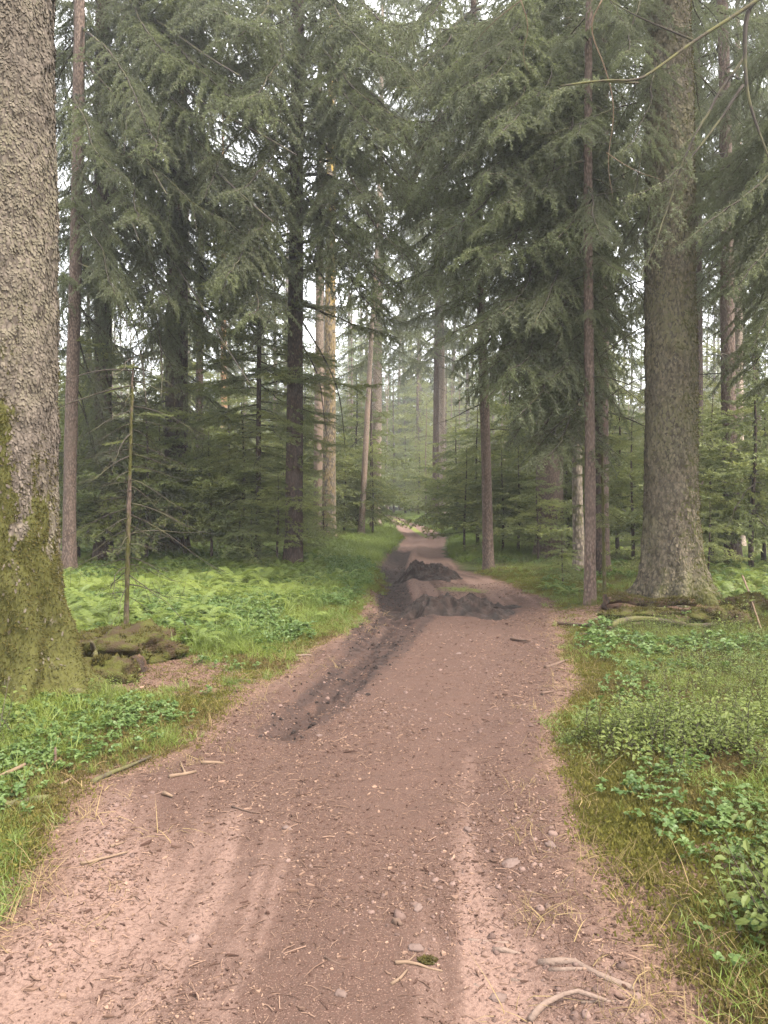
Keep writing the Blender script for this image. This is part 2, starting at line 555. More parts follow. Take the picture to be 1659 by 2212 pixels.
def height(x, y):
    x, y = np.asarray(x, float), np.asarray(y, float)
    s = path_s(x, y)
    z = 0.09 * sstep(0.0, 0.7, s) + 0.06 * sstep(0.5, 2.5, s)
    z = z + (0.34 * (fbm(x * 0.23, y * 0.23, 0, 3, 3) - 0.5) + 0.12 * (fbm(x * 1.3, y * 1.3, 0, 9, 2) - 0.5)) * sstep(0.1, 1.8, s)
    z = z + 0.05 * (fbm(x * 2.2, y * 2.2, 0, 21, 3) - 0.5) * sstep(60, 5, y)
    l, r = path_lr(y)
    u = (x - l) / np.maximum(r - l, 0.2)
    inside = 1 - sstep(-0.35, 0.05, s)
    z = z - 0.035 * inside * (np.exp(-((u - 0.24) / 0.11) ** 2) + np.exp(-((u - 0.74) / 0.11) ** 2)) * sstep(70, 30, y)
    near = sstep(16, 6, y)
    z = z + near * 0.022 * (fbm(x * 9, y * 9, 0, 33, 3) - 0.5)
    d, t = seg_dist(x, y, MUD_TRAIL)
    w = 0.36 - 0.2 * t
    z = z + np.exp(-(d / (w * 0.8)) ** 2) * (0.07 * (noise(x * 11, y * 11, 0, 71) - 0.45) + 0.045 * (noise(x * 22, y * 22, 0, 72) - 0.5)) - 0.05 * np.exp(-(d / (w * 0.5)) ** 2)
    d, t = seg_dist(x, y, MUD_RUT)
    z = z - 0.13 * np.exp(-(d / 0.26) ** 2) + 0.07 * np.exp(-((d - 0.42) / 0.12) ** 2)
    z = z + 0.03 * (y > 60) * 0
    return z


def hz(x, y):
    return float(height(np.array([x]), np.array([y]))[0])


def gp(px, py):
    p = flat(px, py)
    for _ in range(6):
        p = flat(px, py, hz(p[0], p[1]))
    return p


def axis(breaks):
    out = [np.array([breaks[0][0]])]
    for (a, _), (b, st) in zip(breaks[:-1], breaks[1:]):
        n = max(1, int(round((b - a) / st)))
        out.append(np.linspace(a, b, n + 1)[1:])
    return np.concatenate(out)


gx = axis([(-320, 0), (-60, 20), (-20, 2.0), (-9, 0.5), (-4, 0.14), (-2.2, 0.06), (2.6, 0.035), (6, 0.10), (10, 0.3), (20, 1.0), (60, 5), (320, 20)])
gy = axis([(-60, 0), (-8, 6), (0, 0.6), (1.6, 0.15), (8, 0.035), (14, 0.06), (22, 0.14), (40, 0.4), (80, 1.0), (160, 5), (420, 20)])
GXX, GYY = np.meshgrid(gx, gy)
GZ = height(GXX, GYY)
nx, ny = len(gx), len(gy)
s_all = path_s(GXX, GYY) + 0.30 * (fbm(GXX * 1.7, GYY * 1.7, 0, 5, 3) - 0.5) * np.clip(GYY / 8, 0.6, 1)
l_, r_ = path_lr(GYY)
u_ = (GXX - l_) / np.maximum(r_ - l_, 0.2)
soft = np.clip(0.30 - GYY * 0.004, 0.12, 0.3)
A_path = 1 - sstep(-soft, soft * 0.6, s_all)
A_mud = mud_mask(GXX, GYY)
warp = 0.35 * (fbm(GXX * 0.9, GYY * 0.5, 0, 61, 2) - 0.5)
streak = fbm((u_ + warp * 0.3) * 9, GYY * 0.28, 0, 41, 3)
patch = fbm(GXX * 0.8, GYY * 0.45, 0, 43, 3)
A_damp = sstep(0.30, 0.68, 0.5 * streak + 0.5 * patch + 0.22 * np.exp(-((GYY - 8.0) / 3.2) ** 2) + 0.12 * np.exp(-((GYY - 5.6) / 1.4) ** 2) - 0.05 * sstep(4.2, 2.6, GYY))
A_damp = np.clip(A_damp + 0.5 * np.exp(-((GXX - 0.55) / 0.5) ** 2 - ((GYY - 7.9) / 1.3) ** 2) + 0.9 * (fbm((u_ + warp * 0.2) * 30, GYY * 0.16, 0, 47, 2) - 0.5), 0, 1)
A_damp = A_damp * (1 - 0.75 * sstep(13, 22, GYY))
A_lit = np.zeros_like(GXX)
for c, rx, ry in LITTER:
    A_lit = np.maximum(A_lit, 1 - sstep(0.6, 1.15, np.hypot((GXX - c[0]) / rx, (GYY - c[1]) / ry)))
A_lit = np.maximum(A_lit, 0.75 * np.exp(-(np.maximum(s_all, 0) / 0.28) ** 2) * sstep(30, 8, GYY))
A_pg = np.exp(-((u_ - 0.5) / 0.13) ** 2) * sstep(24, 34, GYY) * 0.9
c0 = flat(1000, 1272)
A_pg = np.maximum(A_pg, 0.75 * np.exp(-((GXX - c0[0]) / 0.7) ** 2 - ((GYY - c0[1]) / 0.6) ** 2))
idx = np.arange(nx * ny).reshape(ny, nx)
quads = np.stack([idx[:-1, :-1], idx[:-1, 1:], idx[1:, 1:], idx[1:, :-1]], -1).reshape(-1, 4)
s_face = ((s_all[:-1, :-1] + s_all[1:, 1:]) / 2).ravel()
yc = ((GYY[:-1, :-1] + GYY[1:, 1:]) / 2).ravel()
on_path = (s_face < 0) & (yc < 125) & (yc > -20)


def sheet(name, faces, label, cat):
    used, inv = np.unique(faces, return_inverse=True)
    P = np.stack([GXX.ravel()[used], GYY.ravel()[used], GZ.ravel()[used]], -1)
    mb = MB()
    mb.add(P, inv.reshape(-1, 4), 0, path=A_path.ravel()[used], mud=A_mud.ravel()[used], damp=A_damp.ravel()[used],
           litter=A_lit.ravel()[used], pathgreen=A_pg.ravel()[used])
    o = mb.obj(name, [M['ground']])
    return tag(o, label, cat, None, 'structure')


sheet('ground', quads[~on_path], 'mossy forest floor with brown needle litter on both sides of the path', 'ground')
sheet('path', quads[on_path], 'reddish sandy forest path with wheel tracks running into the trees', 'path')


# ---------------------------------------------------------------- churned mud heaps
def mud_heap(c, rx, ry, H, seed, label):
    n = 190
    u, v = np.meshgrid(np.linspace(-1.25, 1.25, n), np.linspace(-1.25, 1.25, n))
    wob = 0.85 * (fbm(u * 1.8 + seed, v * 1.8, 0, seed, 4) - 0.5)
    rr = np.hypot(u, v) + wob
    env = sstep(1.05, 0.45, rr)
    X, Y = c[0] + u * rx, c[1] + v * ry
    rid = 1 - np.abs(2 * fbm(X * 4.4, Y * 2.4, 0, seed + 5, 3) - 1)
    clod = noise(X * 10, Y * 10, 0, seed + 9)
    env = sstep(1.15, 0.4, rr)
    z = H * env * (0.25 + 0.85 * rid ** 1.5) + 0.085 * env * (clod - 0.5) + 0.06 * env * (noise(X * 21, Y * 21, 0, seed + 2) - 0.5) + 0.035 * env * (noise(X * 47, Y * 47, 0, seed + 3) - 0.5)
    Z = height(X, Y) + z - 0.03 * (1 - sstep(0.0, 0.15, env)) + 0.012
    i = np.arange(n * n).reshape(n, n)
    q = np.stack([i[:-1, :-1], i[:-1, 1:], i[1:, 1:], i[1:, :-1]], -1).reshape(-1, 4)
    keep = (env > 0.002).ravel()[q].any(1)
    base = np.array([c[0], c[1], hz(c[0], c[1])])
    mb = MB()
    P = np.stack([X, Y, Z], -1).reshape(-1, 3) - base
    used, inv = np.unique(q[keep], return_inverse=True)
    mb.add(P[used], inv.reshape(-1, 4))
    return tag(mb.obj('mud_heap', [M['mud']], None, True, base), label, 'mud heap', 'mud heaps on the path')


mud_heap(*HEAPS[0], 3, 'nearer wide heap of churned dark mud across the path')
mud_heap(*HEAPS[1], 8, 'farther small heap of dark mud beside the wet rut')


# ---------------------------------------------------------------- spruce boughs
def needles(mb, P, D, length, width, rng, mat=0, spread=0.8):
    n = len(P)
    R = rng.normal(size=(n, 3))
    perp = unit(np.cross(D, R))
    nd = unit(D * 0.6 + perp * spread)
    L = length * rng.uniform(0.7, 1.25, (n, 1))
    side = unit(np.cross(nd, rng.normal(size=(n, 3)))) * width * 0.5
    V = np.stack([P - side, P + side, P + nd * L], 1).reshape(-1, 3)
    mb.add(V, np.arange(n * 3).reshape(-1, 3), mat)


def bough(pts, seed, r0=0.02, start=0.16, sec_sp=0.06, sec_len=(0.25, 0.62), hang=0.85, ter_sp=0.026, ter_len=(0.03, 0.10),
          nd_sp=0.0070, nl=0.028, nw=0.0092, flatness=0.0, fine=True, gaps=0.0):
    """returns (limb, foliage) as two mesh builders in the limb's own space"""
    rng = np.random.default_rng(seed)
    line, s = smooth_line(pts, 0.09)
    L = s[-1]
    limb, fol = MB(), MB()
    k = np.maximum(len(line) - 1, 1)
    wob = np.cumsum(rng.normal(size=line.shape) * 0.006, 0)
    line = line + wob - np.linspace(0, 1, len(line))[:, None] * 0.0 * wob[-1]
    tube(limb, line, r0 * (1 - np.linspace(0, 1, len(line)) * 0.85), 6)
    ss = np.arange(start * L, L, sec_sp) + rng.uniform(-0.4, 0.4, len(np.arange(start * L, L, sec_sp))) * sec_sp
    ss = np.clip(ss, 0, L * 0.995)
    if gaps:
        g = noise(ss * 1.3, 0.5, seed * 0.37, seed)
        ss = ss[g > gaps]
    S = len(ss)
    B = np.stack([np.interp(ss, s, line[:, q]) for q in range(3)], -1)
    B2 = np.stack([np.interp(np.minimum(ss + 0.05, L), s, line[:, q]) for q in range(3)], -1)
    B1 = np.stack([np.interp(np.maximum(ss - 0.05, 0), s, line[:, q]) for q in range(3)], -1)
    T = unit(B2 - B1)
    side = unit(np.cross(T, np.array([0, 0, 1.0])) + 1e-6)
    sg = np.where(np.arange(S) % 2 == 0, 1.0, -1.0)[:, None]
    d0 = unit(0.6 * T + side * sg * rng.uniform(0.5, 1.0, (S, 1)) + np.array([0, 0, 1.0]) * rng.uniform(-0.15, 0.25, (S, 1)))
    hg = hang * rng.uniform(0.65, 1.15, (S, 1))
    d1 = unit(d0 * (1 - hg) + hg * unit(0.25 * T + 0.2 * side * sg - np.array([0, 0, 1.0]) + 0.15 * rng.normal(size=(S, 3))))
    t = ss / L
    env = np.minimum(1, (1 - t) / 0.35 * 0.75 + 0.25) * np.minimum(1, (t - start) / 0.15 * 0.5 + 0.5)
    ln = rng.uniform(*sec_len, S) * env
    K = 5
    P = np.zeros((S, K + 1, 3))
    P[:, 0] = B
    for q in range(K):
        f = ((q + 0.5) / K) ** 0.75
        P[:, q + 1] = P[:, q] + unit(d0 * (1 - f) + d1 * f + 0.07 * rng.normal(size=(S, 3))) * (ln / K)[:, None]
    for q in range(K):
        (prisms if fine else ribbons)(fol, P[:, q], P[:, q + 1], 0.0032 - 0.0004 * q, 0.0028 - 0.0004 * q, 1)

    def along(i, u):
        a = np.clip(u * K, 0, K - 1e-4)
        q = a.astype(int)
        f = (a - q)[:, None]
        p0, p1 = P[i, q], P[i, q + 1]
        return p0 * (1 - f) + p1 * f, unit(p1 - p0)
    # side twigs
    nt = np.maximum(2, (ln / ter_sp).astype(int))
    i = np.repeat(np.arange(S), nt)
    j = np.concatenate([np.arange(a) for a in nt])
    u = (j + rng.uniform(0, 1, len(j))) / nt[i]
    Tp, Td = along(i, u)
    R = rng.normal(size=(len(i), 3))
    R[:, 2] *= (1 - flatness)
    perp = unit(np.cross(Td, np.cross(R, Td)))
    td = unit(0.75 * Td + 0.75 * perp - np.array([0, 0, 1.0]) * 0.45 * hang)
    tl = rng.uniform(*ter_len, len(i)) * (1.15 - 0.7 * u)
    if fine:
        ribbons(fol, Tp, Tp + td * tl[:, None], 0.002, 0.001, 1)
    # needles on the side twigs and on the twigs themselves
    nn = np.maximum(2, (tl / nd_sp).astype(int))
    a = np.repeat(np.arange(len(i)), nn)
    w = rng.uniform(0, 1, len(a))
    needles(fol, Tp[a] + td[a] * (tl[a] * w)[:, None], td[a], nl, nw, rng, 0)
    n2 = np.maximum(2, (ln / nd_sp * 1.1).astype(int))
    a = np.repeat(np.arange(S), n2)
    w = rng.uniform(0.05, 1, len(a))
    pp, dd = along(a, w)
    needles(fol, pp, dd, nl, nw, rng, 0)
    return limb, fol


def limb_line(L, droop, tip, rng, n=9):
    t = np.linspace(0, 1, n)
    z = -droop * L * t ** 1.25 + tip * L * np.maximum(0, t - 0.6) ** 2 * 2.2 + 0.10 * L * t * (1 - t)
    y = L * 0.06 * np.cumsum(rng.normal(size=n)) / 3
    return np.stack([L * t * (1 - 0.25 * droop * t), y - y[0], z], -1)


BOUGHS = []          # (limb mesh, foliage mesh, length) for spruces near the path
for k, (L, droop, tip, hang) in enumerate([(3.2, 0.55, 0.35, 0.95), (3.0, 0.40, 0.4, 0.9), (2.6, 0.7, 0.3, 0.95), (3.4, 0.3, 0.3, 0.85),
                                           (2.4, 0.25, 0.35, 0.7), (2.0, 0.45, 0.3, 0.8)]):
    r = np.random.default_rng(100 + k)
    li, fo = bough(limb_line(L, droop, tip, r), 200 + k, hang=hang, gaps=0.15, sec_len=(0.3, 0.95), ter_len=(0.03, 0.085), sec_sp=0.058, ter_sp=0.022, nd_sp=0.0052, nl=0.028, nw=0.0088)
    BOUGHS.append((li.mesh('branch', [M['limb']]), fo.mesh('foliage', [M['needle'], M['twig']], False), L))
FIRS = []            # flatter, brighter sprays
for k, (L, droop, tip, hang) in enumerate([(1.8, 0.10, 0.15, 0.2), (1.5, 0.2, 0.25, 0.25), (2.2, 0.22, 0.3, 0.4)]):
    r = np.random.default_rng(140 + k)
    li, fo = bough(limb_line(L, droop, tip, r), 240 + k, hang=hang, sec_sp=0.05, sec_len=(0.3, 0.7), flatness=0.75, r0=0.013, start=0.1, nl=0.028, nw=0.0095)
    FIRS.append((li.mesh('branch', [M['limb']]), fo.mesh('foliage', [M['needle_bright'], M['twig']], False), L))


def dead_branch(seed, L):
    rng = np.random.default_rng(seed)
    mb = MB()
    line, s = smooth_line(limb_line(L, rng.uniform(0.2, 0.6), 0.25, rng), 0.1)
    tube(mb, line, 0.014 * (1 - 0.8 * s / s[-1]), 5)
    for q in range(9):
        k = rng.integers(2, len(line) - 1)
        d = unit(line[k] - line[k - 1] + rng.normal(size=3) * 0.55 - np.array([0, 0, 0.3]))
        l = rng.uniform(0.15, 0.55)
        tw = np.stack([line[k], line[k] + d * l * 0.5, line[k] + d * l + np.array([0, 0, -0.10 * l]) + rng.normal(size=3) * 0.04])
        tube(mb, smooth_line(tw, 0.08)[0], 0.0035, 4)
    return mb.mesh('dead_branch', [M['limb']])


DEAD = [dead_branch(300 + k, L) for k, L in enumerate((1.4, 1.0, 1.8, 2.2))]


def rot_xyz(yaw, pitch):
    cy, sy, cp, sp = math.cos(yaw), math.sin(yaw), math.cos(pitch), math.sin(pitch)
    return np.array([[cy, -sy, 0], [sy, cy, 0], [0, 0, 1]]) @ np.array([[cp, 0, sp], [0, 1, 0], [-sp, 0, cp]])


# ---------------------------------------------------------------- trunks
def trunk(name, mat, parent, H, r_low, r_high, h_ref, lean=(0, 0), bend=0.0, flare=0.5, fh=0.35, lobes=5, sides=14, dz=0.35,
          seed=0, rough=0.02, moss=None, lichen=None, zmax=None, roots=()):
    """a tapered trunk with root flare; returns the object and its centre and radius as functions of height"""
    rng = np.random.default_rng(seed)
    top = min(H, zmax) if zmax else H
    z = np.concatenate([np.linspace(-0.35, 1.2, max(5, int(1.55 / min(dz, 0.12)))), np.arange(1.2 + dz, top + dz, dz)])
    th = np.arange(sides) / sides * 2 * math.pi
    ph, ph2 = rng.uniform(0, 6.28), rng.uniform(0, 6.28)

    def rad(zz):
        zz = np.asarray(zz, float)
        a = r_low + (r_high - r_low) * np.clip(zz, 0, h_ref) / h_ref
        b = r_high * np.clip((H - zz) / max(H - h_ref, 0.1), 0.04, 1)
        return np.where(zz < h_ref, a, b)

    def ctr(zz):
        zz = np.asarray(zz, float)
        return np.stack([lean[0] * zz + bend * np.sin(zz * 0.45 + ph) * np.minimum(np.abs(zz) / 4, 1), lean[1] * zz + bend * np.sin(zz * 0.37 + ph2) * np.minimum(np.abs(zz) / 4, 1), zz], -1)
    Z, TH = np.meshgrid(z, th, indexing='ij')
    R = rad(Z) * (1 + flare * np.exp(-np.maximum(Z + 0.05, 0) / fh) * (0.75 + 0.55 * np.cos(lobes * TH + ph + 0.8 * np.sin(TH + ph2))))
    for a0, am, wd, rh in roots:
        dth = np.angle(np.exp(1j * (TH - a0 - 0.25 * np.sin(Z * 4))))
        R = R * (1 + am * np.exp(-np.maximum(Z + 0.05, 0) / rh) * np.exp(-(dth / wd) ** 2))
    nz = fbm(np.cos(TH) * 1.6 + seed, np.sin(TH) * 1.6, Z * 0.7, seed, 3) - 0.5
    R = R * (1 + 0.14 * nz) + rough * (fbm(np.cos(TH) * r_low * 14, np.sin(TH) * r_low * 14, Z * 8, seed + 4, 3) - 0.5)
    C = ctr(Z.ravel()).reshape(*Z.shape, 3)
    V = C + np.stack([R * np.cos(TH), R * np.sin(TH), 0 * R], -1)
    n = len(z)
    i, j = np.meshgrid(np.arange(n - 1), np.arange(sides), indexing='ij')
    j2 = (j + 1) % sides
    q = np.stack([i * sides + j, i * sides + j2, (i + 1) * sides + j2, (i + 1) * sides + j], -1).reshape(-1, 4)
    mb = MB()
    ms = moss(Z, TH) if moss else 0.45 * np.exp(-np.maximum(Z, 0) / 0.5)
    lc = lichen(Z, TH) if lichen else np.zeros_like(Z)
    mb.add(V.reshape(-1, 3), q, 0, moss=ms.ravel(), lichen=lc.ravel())
    o = mb.obj(name, [mat], parent)
    return o, ctr, rad, (V, Z, TH)


def add_branch(parent, src, loc, yaw, pitch, scale, roll=0.0):
    li, fo, _L = src
    b = link('branch', li, parent, loc)
    b.rotation_euler = (roll, pitch, yaw)
    b.scale = (scale, scale, scale)
    f = link('foliage', fo, b)
    f['kind'] = 'stuff'
    return b


def add_dead(parent, loc, yaw, pitch, scale):
    b = link('dead_branch', DEAD[RNG.integers(len(DEAD))], parent, loc)
    b.rotation_euler = (RNG.uniform(-0.4, 0.4), pitch, yaw)
    b.scale = (scale, scale, scale)


def clothe(tree, ctr, rad, depth, z0, z1, dz, size, src, avoid=None, dead=(0, 0, 0)):
    """live branches from z0 to z1 and dead ones over a lower stretch, spiralling round the trunk"""
    az = RNG.uniform(0, 6.28)
    z = z0
    while z < z1:
        az += 2.4 + RNG.uniform(-0.5, 0.5)
        if avoid is None or not avoid(az % (2 * math.pi), z):
            c = ctr(np.array([z]))[0]
            sc = size * RNG.uniform(0.8, 1.3) * (0.6 + 0.4 * min(1, (z - z0) / 2.5))
            add_branch(tree, src[RNG.integers(len(src))], tuple(c), az, RNG.uniform(-0.12, 0.22), sc, RNG.uniform(-0.2, 0.2))
        z += dz * 0.5 * RNG.uniform(0.6, 1.4)
    z = dead[0]
    while z < dead[1]:
        az += 2.4 + RNG.uniform(-0.7, 0.7)
        c = ctr(np.array([z]))[0]
        r = float(rad(np.array([z]))[0]) * 0.7
        add_dead(tree, (c[0] + r * math.cos(az), c[1] + r * math.sin(az), c[2]), az, RNG.uniform(-0.2, 0.4), RNG.uniform(0.5, 1.1) * (dead[3] if len(dead) > 3 else 1))
        z += dead[2] * RNG.uniform(0.5, 1.5)


def scales(parent, mat, ctr, surf, n, zr, seed, weight=None, size=(0.018, 0.034)):
    """curling bark plates lying on a big trunk, joined into one part"""
    rng = np.random.default_rng(seed)
    V, Z, TH = surf
    zs = rng.uniform(*zr, n)
    ths = rng.uniform(0, 1, n)
    if weight:
        kk = rng.uniform(0, 1, n) > weight(zs, ths * 2 * math.pi)
        zs, ths, n = zs[kk], ths[kk], int(kk.sum())
    zi = np.interp(zs, Z[:, 0], np.arange(Z.shape[0]))
    a = np.floor(zi).astype(int)
    b = np.floor(ths * TH.shape[1]).astype(int) % TH.shape[1]
    b2 = (b + 1) % TH.shape[1]
    fa = (zi - a)[:, None]
    fb = (ths * TH.shape[1] - np.floor(ths * TH.shape[1]))[:, None]
    a2 = np.minimum(a + 1, Z.shape[0] - 1)
    P = (V[a, b] * (1 - fb) + V[a, b2] * fb) * (1 - fa) + (V[a2, b] * (1 - fb) + V[a2, b2] * fb) * fa
    up = unit(V[a2, b] - V[a, b] + np.array([0, 0, 1e-4]))
    tg = unit(V[a, b2] - V[a, b])
    nrm = np.cross(tg, up)
    ang = rng.normal(0, 0.35, (n, 1))
    t2 = tg * np.cos(ang) + up * np.sin(ang)
    u2 = up * np.cos(ang) - tg * np.sin(ang)
    w = rng.uniform(*size, (n, 1)) * 0.5
    h = rng.uniform(size[0] * 1.1, size[1] * 1.6, (n, 1)) * 0.5
    lift = rng.uniform(0.002, 0.007, (n, 1))
    j = lambda s: 1 + rng.uniform(-0.35, 0.35, (n, 1)) * s
    top = P + u2 * h + nrm * 0.001
    pts = [top - t2 * w * 0.6 * j(1), top + t2 * w * 0.6 * j(1), P + t2 * w * j(1) + nrm * lift * 0.8, P - u2 * h * j(1) + t2 * w * 0.5 + nrm * lift * 1.5,
           P - u2 * h * j(1) - t2 * w * 0.55 + nrm * lift * 1.4, P - t2 * w * j(1) + nrm * lift * 0.7]
    base = [P - u2 * h * 0.9 + t2 * w * 0.5 - nrm * 0.01, P - u2 * h * 0.9 - t2 * w * 0.5 - nrm * 0.01]
    VV = np.stack(pts + base, 1).reshape(-1, 3)
    k = (np.arange(n) * 8)[:, None]
    Fq = np.concatenate([k + np.array([[5, 2, 1, 0]]), k + np.array([[4, 3, 2, 5]]), k + np.array([[7, 6, 3, 4]])])
    mb = MB()
    mb.add(VV, Fq)
    o = mb.obj('bark_scales', [mat], parent, False)
    o['kind'] = 'stuff'
    return o


def moss_fuzz(parent, surf, n, weight, seed, size=(0.02, 0.045)):
    """short moss fibres standing on a trunk or root, one part"""
    rng = np.random.default_rng(seed)
    V, Z, TH = surf
    a = rng.integers(0, Z.shape[0] - 1, n * 4)
    b = rng.integers(0, Z.shape[1], n * 4)
    ww = weight(Z[a, b], TH[a, b])
    keep = np.nonzero(rng.uniform(0, 1, len(a)) < ww)[0][:n]
    a, b = a[keep], b[keep]
    b2 = (b + 1) % Z.shape[1]
    f, g = rng.uniform(0, 1, (len(a), 1)), rng.uniform(0, 1, (len(a), 1))
    P = V[a, b] * (1 - f) * (1 - g) + V[a, b2] * f * (1 - g) + V[a + 1, b] * (1 - f) * g + V[a + 1, b2] * f * g
    up = unit(V[a + 1, b] - V[a, b])
    tg = unit(V[a, b2] - V[a, b])
    nrm = np.cross(tg, up)
    d = unit(nrm + 0.6 * rng.normal(size=P.shape) - up * 0.3)
    L = rng.uniform(*size, (len(a), 1))
    s = unit(np.cross(d, rng.normal(size=P.shape))) * L * 0.22
    mb = MB()
    mb.add(np.stack([P - s - nrm * 0.004, P + s - nrm * 0.004, P + d * L], 1).reshape(-1, 3), np.arange(len(a) * 3).reshape(-1, 3))
    o = mb.obj('moss', [M['moss']], parent, False)
    o['kind'] = 'stuff'


def near_tree(px, py, w_px, label, mat, top=None, name='spruce_tree', cat='tree', group=None, H=24, taper=0.72, h_ref=8.0, **kw):
    """trunk standing where the picture shows its foot; top = (x, y) of a higher point of its middle line"""
    b = gp(px, py)
    d = b[1]
    lean = (0.0, 0.0)
    if top:
        p2 = at(top[0], top[1], d)
        lean = ((p2[0] - b[0]) / (p2[2] - b[2]), 0.0)
    r = w_px / 2 / F_PX * d
    t = thing(name, label, cat, tuple(b), group)
    o, ctr, rad, surf = trunk('trunk', M[mat], t, H, r, r * taper, h_ref, lean, **kw)
    return t, ctr, rad, surf, d


def custom_limbs(tree, d0, limbs, r0=0.028, mat='limb', **kw):
    """limbs whose course the photograph shows; each carries its own foliage"""
    base = np.array(tree.location)
    for k, (pts, dd, opt) in enumerate(limbs):
        W = np.array([at(x, y, d0 + dd * q / max(1, len(pts) - 1)) for q, (x, y) in enumerate(pts)]) - base
        args = dict(kw)
        args.update(opt)
        m = args.pop('mat', mat)
        nm = args.pop('needle', 'needle')
        bare = args.pop('bare', False)
        if bare:
            mb = MB()
            line, s = smooth_line(W, 0.08)
            tube(mb, line, args.get('r0', r0) * (1 - 0.7 * s / s[-1]), 7)
            mb.obj('branch', [M[m]], tree)
            continue
        li, fo = bough(W - W[0], 900 + k * 7 + int(abs(pts[0][0])), r0=args.pop('r0', r0), **args)
        b = li.obj('branch', [M[m]], tree, True, tuple(W[0]))
        f = fo.obj('foliage', [M[nm], M['twig']], b, False)
        f['kind'] = 'stuff'


def aim(tree, d0, items, src=None):
    """shared boughs set so that they run from one point of the picture to another"""
    base = np.array(tree.location)
    items = [(p, q, max(dd, -3.7)) for p, q, dd in items]
    items += [((x0, y0 + RNG.uniform(-30, 45)), (x1 + RNG.uniform(-70, 70), y1 + RNG.uniform(-50, 60)), dd * RNG.uniform(0.5, 1.0) + RNG.uniform(-0.3, 0.8)) for (x0, y0), (x1, y1), dd in items]
    for (x0, y0), (x1, y1), dd in items:
        a, b = at(x0, y0, d0) - base, at(x1, y1, d0 + dd) - base
        v = b - a
        k = int(RNG.integers(4))
        B = (src or BOUGHS)[k % len(src or BOUGHS)]
        tip = np.array(B[0].vertices[len(B[0].vertices) - 1].co)
        pitch = math.atan2(-v[2], math.hypot(v[0], v[1])) - math.atan2(-tip[2], math.hypot(tip[0], tip[1]))
        yaw = math.atan2(v[1], v[0]) - math.atan2(tip[1], tip[0])
        sc = np.linalg.norm(v) / np.linalg.norm(tip)
        add_branch(tree, B, tuple(a), yaw, pitch, sc)


# --- the great mossy spruce at the left edge
moss_cover = lambda Z, TH: np.clip(1.9 * (1.0 - Z / 2.5) * (0.8 + 0.2 * np.cos(TH + 0.3)) - 0.42 + 3.4 * (fbm(np.cos(TH) * 2.2, np.sin(TH) * 2.2, Z * 1.3, 3, 5) - 0.5) + 2.2 * (fbm(np.cos(TH) * 8, np.sin(TH) * 8, Z * 6, 14, 3) - 0.5), 0.0, 0.98)
moss_left = lambda Z, TH: 0.15 + 0.75 * moss_cover(Z, TH)
t, ctr, rad, surf, d = near_tree(2, 1475, 238, 'huge mossy spruce trunk at the left beside the path', 'bark_old', top=(0, 0), H=30, taper=0.86, h_ref=6.0,
                                 flare=0.22, fh=0.34, lobes=6, roots=((-0.25, 0.75, 0.26, 0.42), (-0.95, 0.55, 0.20, 0.38), (-1.7, 0.75, 0.24, 0.45), (0.5, 0.4, 0.3, 0.3), (-2.5, 0.4, 0.25, 0.3)), sides=150, dz=0.035, seed=5, rough=0.065, zmax=7.5, moss=moss_left)
scales(t, M['scale'], ctr, surf, 42000, (0.1, 6.2), 1, moss_cover, (0.010, 0.022))
moss_fuzz(t, surf, 46000, moss_cover, 2, (0.010, 0.030))
custom_limbs(t, 5.75, [([(22, 1305), (48, 1330), (78, 1352), (110, 1362), (150, 1360)], 0.0, dict(sec_len=(0.08, 0.22), sec_sp=0.12, nd_sp=0.05, ter_sp=0.06, r0=0.012, mat='limb_mossy', start=0.1, nw=0.003)),
                       ([(40, 1325), (62, 1365), (70, 1400)], 0.0, dict(sec_len=(0.08, 0.2), sec_sp=0.12, nd_sp=0.05, ter_sp=0.06, r0=0.010, mat='limb_mossy', start=0.1, nw=0.003))])

# --- the great spruce on the right
moss_right = lambda Z, TH: 0.46 + 0.28 * np.cos(TH - 0.2) + 0.22 * np.exp(-np.maximum(Z, 0) / 1.2)
S_t, S_ctr, S_rad, surf, S_d = near_tree(1452, 1298, 112, 'big rough spruce trunk on the right above a rotten log', 'bark_old_right', top=(1443, 0), H=30, taper=0.86, h_ref=7.0,
                                         flare=0.30, fh=0.40, lobes=7, roots=((-0.15, 0.75, 0.28, 0.45), (-0.9, 0.45, 0.2, 0.42), (-1.7, 0.5, 0.25, 0.4), (-2.4, 0.45, 0.2, 0.42), (3.0, 0.65, 0.3, 0.45)), sides=120, dz=0.05, seed=9, rough=0.06, zmax=11, moss=moss_right)
scales(S_t, M['scale_right'], S_ctr, surf, 24000, (0.1, 10.2), 4, None, (0.016, 0.036))
moss_fuzz(S_t, surf, 14000, lambda Z, TH: np.clip(moss_right(Z, TH) - 0.2 + 0.9 * (fbm(np.cos(TH) * 3, np.sin(TH) * 3, Z * 2, 13) - 0.5), 0, 1), 6)
for z_, a_, p_, s_ in ((3.2, 2.9, 0.1, 0.5), (3.9, 3.3, 0.15, 0.6), (4.6, 2.8, 0.0, 0.6), (5.4, 3.4, -0.1, 0.5), (6.2, 3.0, 0.1, 0.7), (7.6, 0.3, 0.1, 0.8), (7.0, 3.6, 0.2, 0.8)):
    add_dead(S_t, (S_rad(z_) * math.cos(a_) + S_ctr(np.array([z_]))[0][0], S_rad(z_) * math.sin(a_), z_), a_, p_, s_ * 1.2)
clothe(S_t, S_ctr, S_rad, S_d, 6.0, 10.0, 0.55, 0.75, BOUGHS, avoid=lambda a, z: 3.9 < a < 5.6)

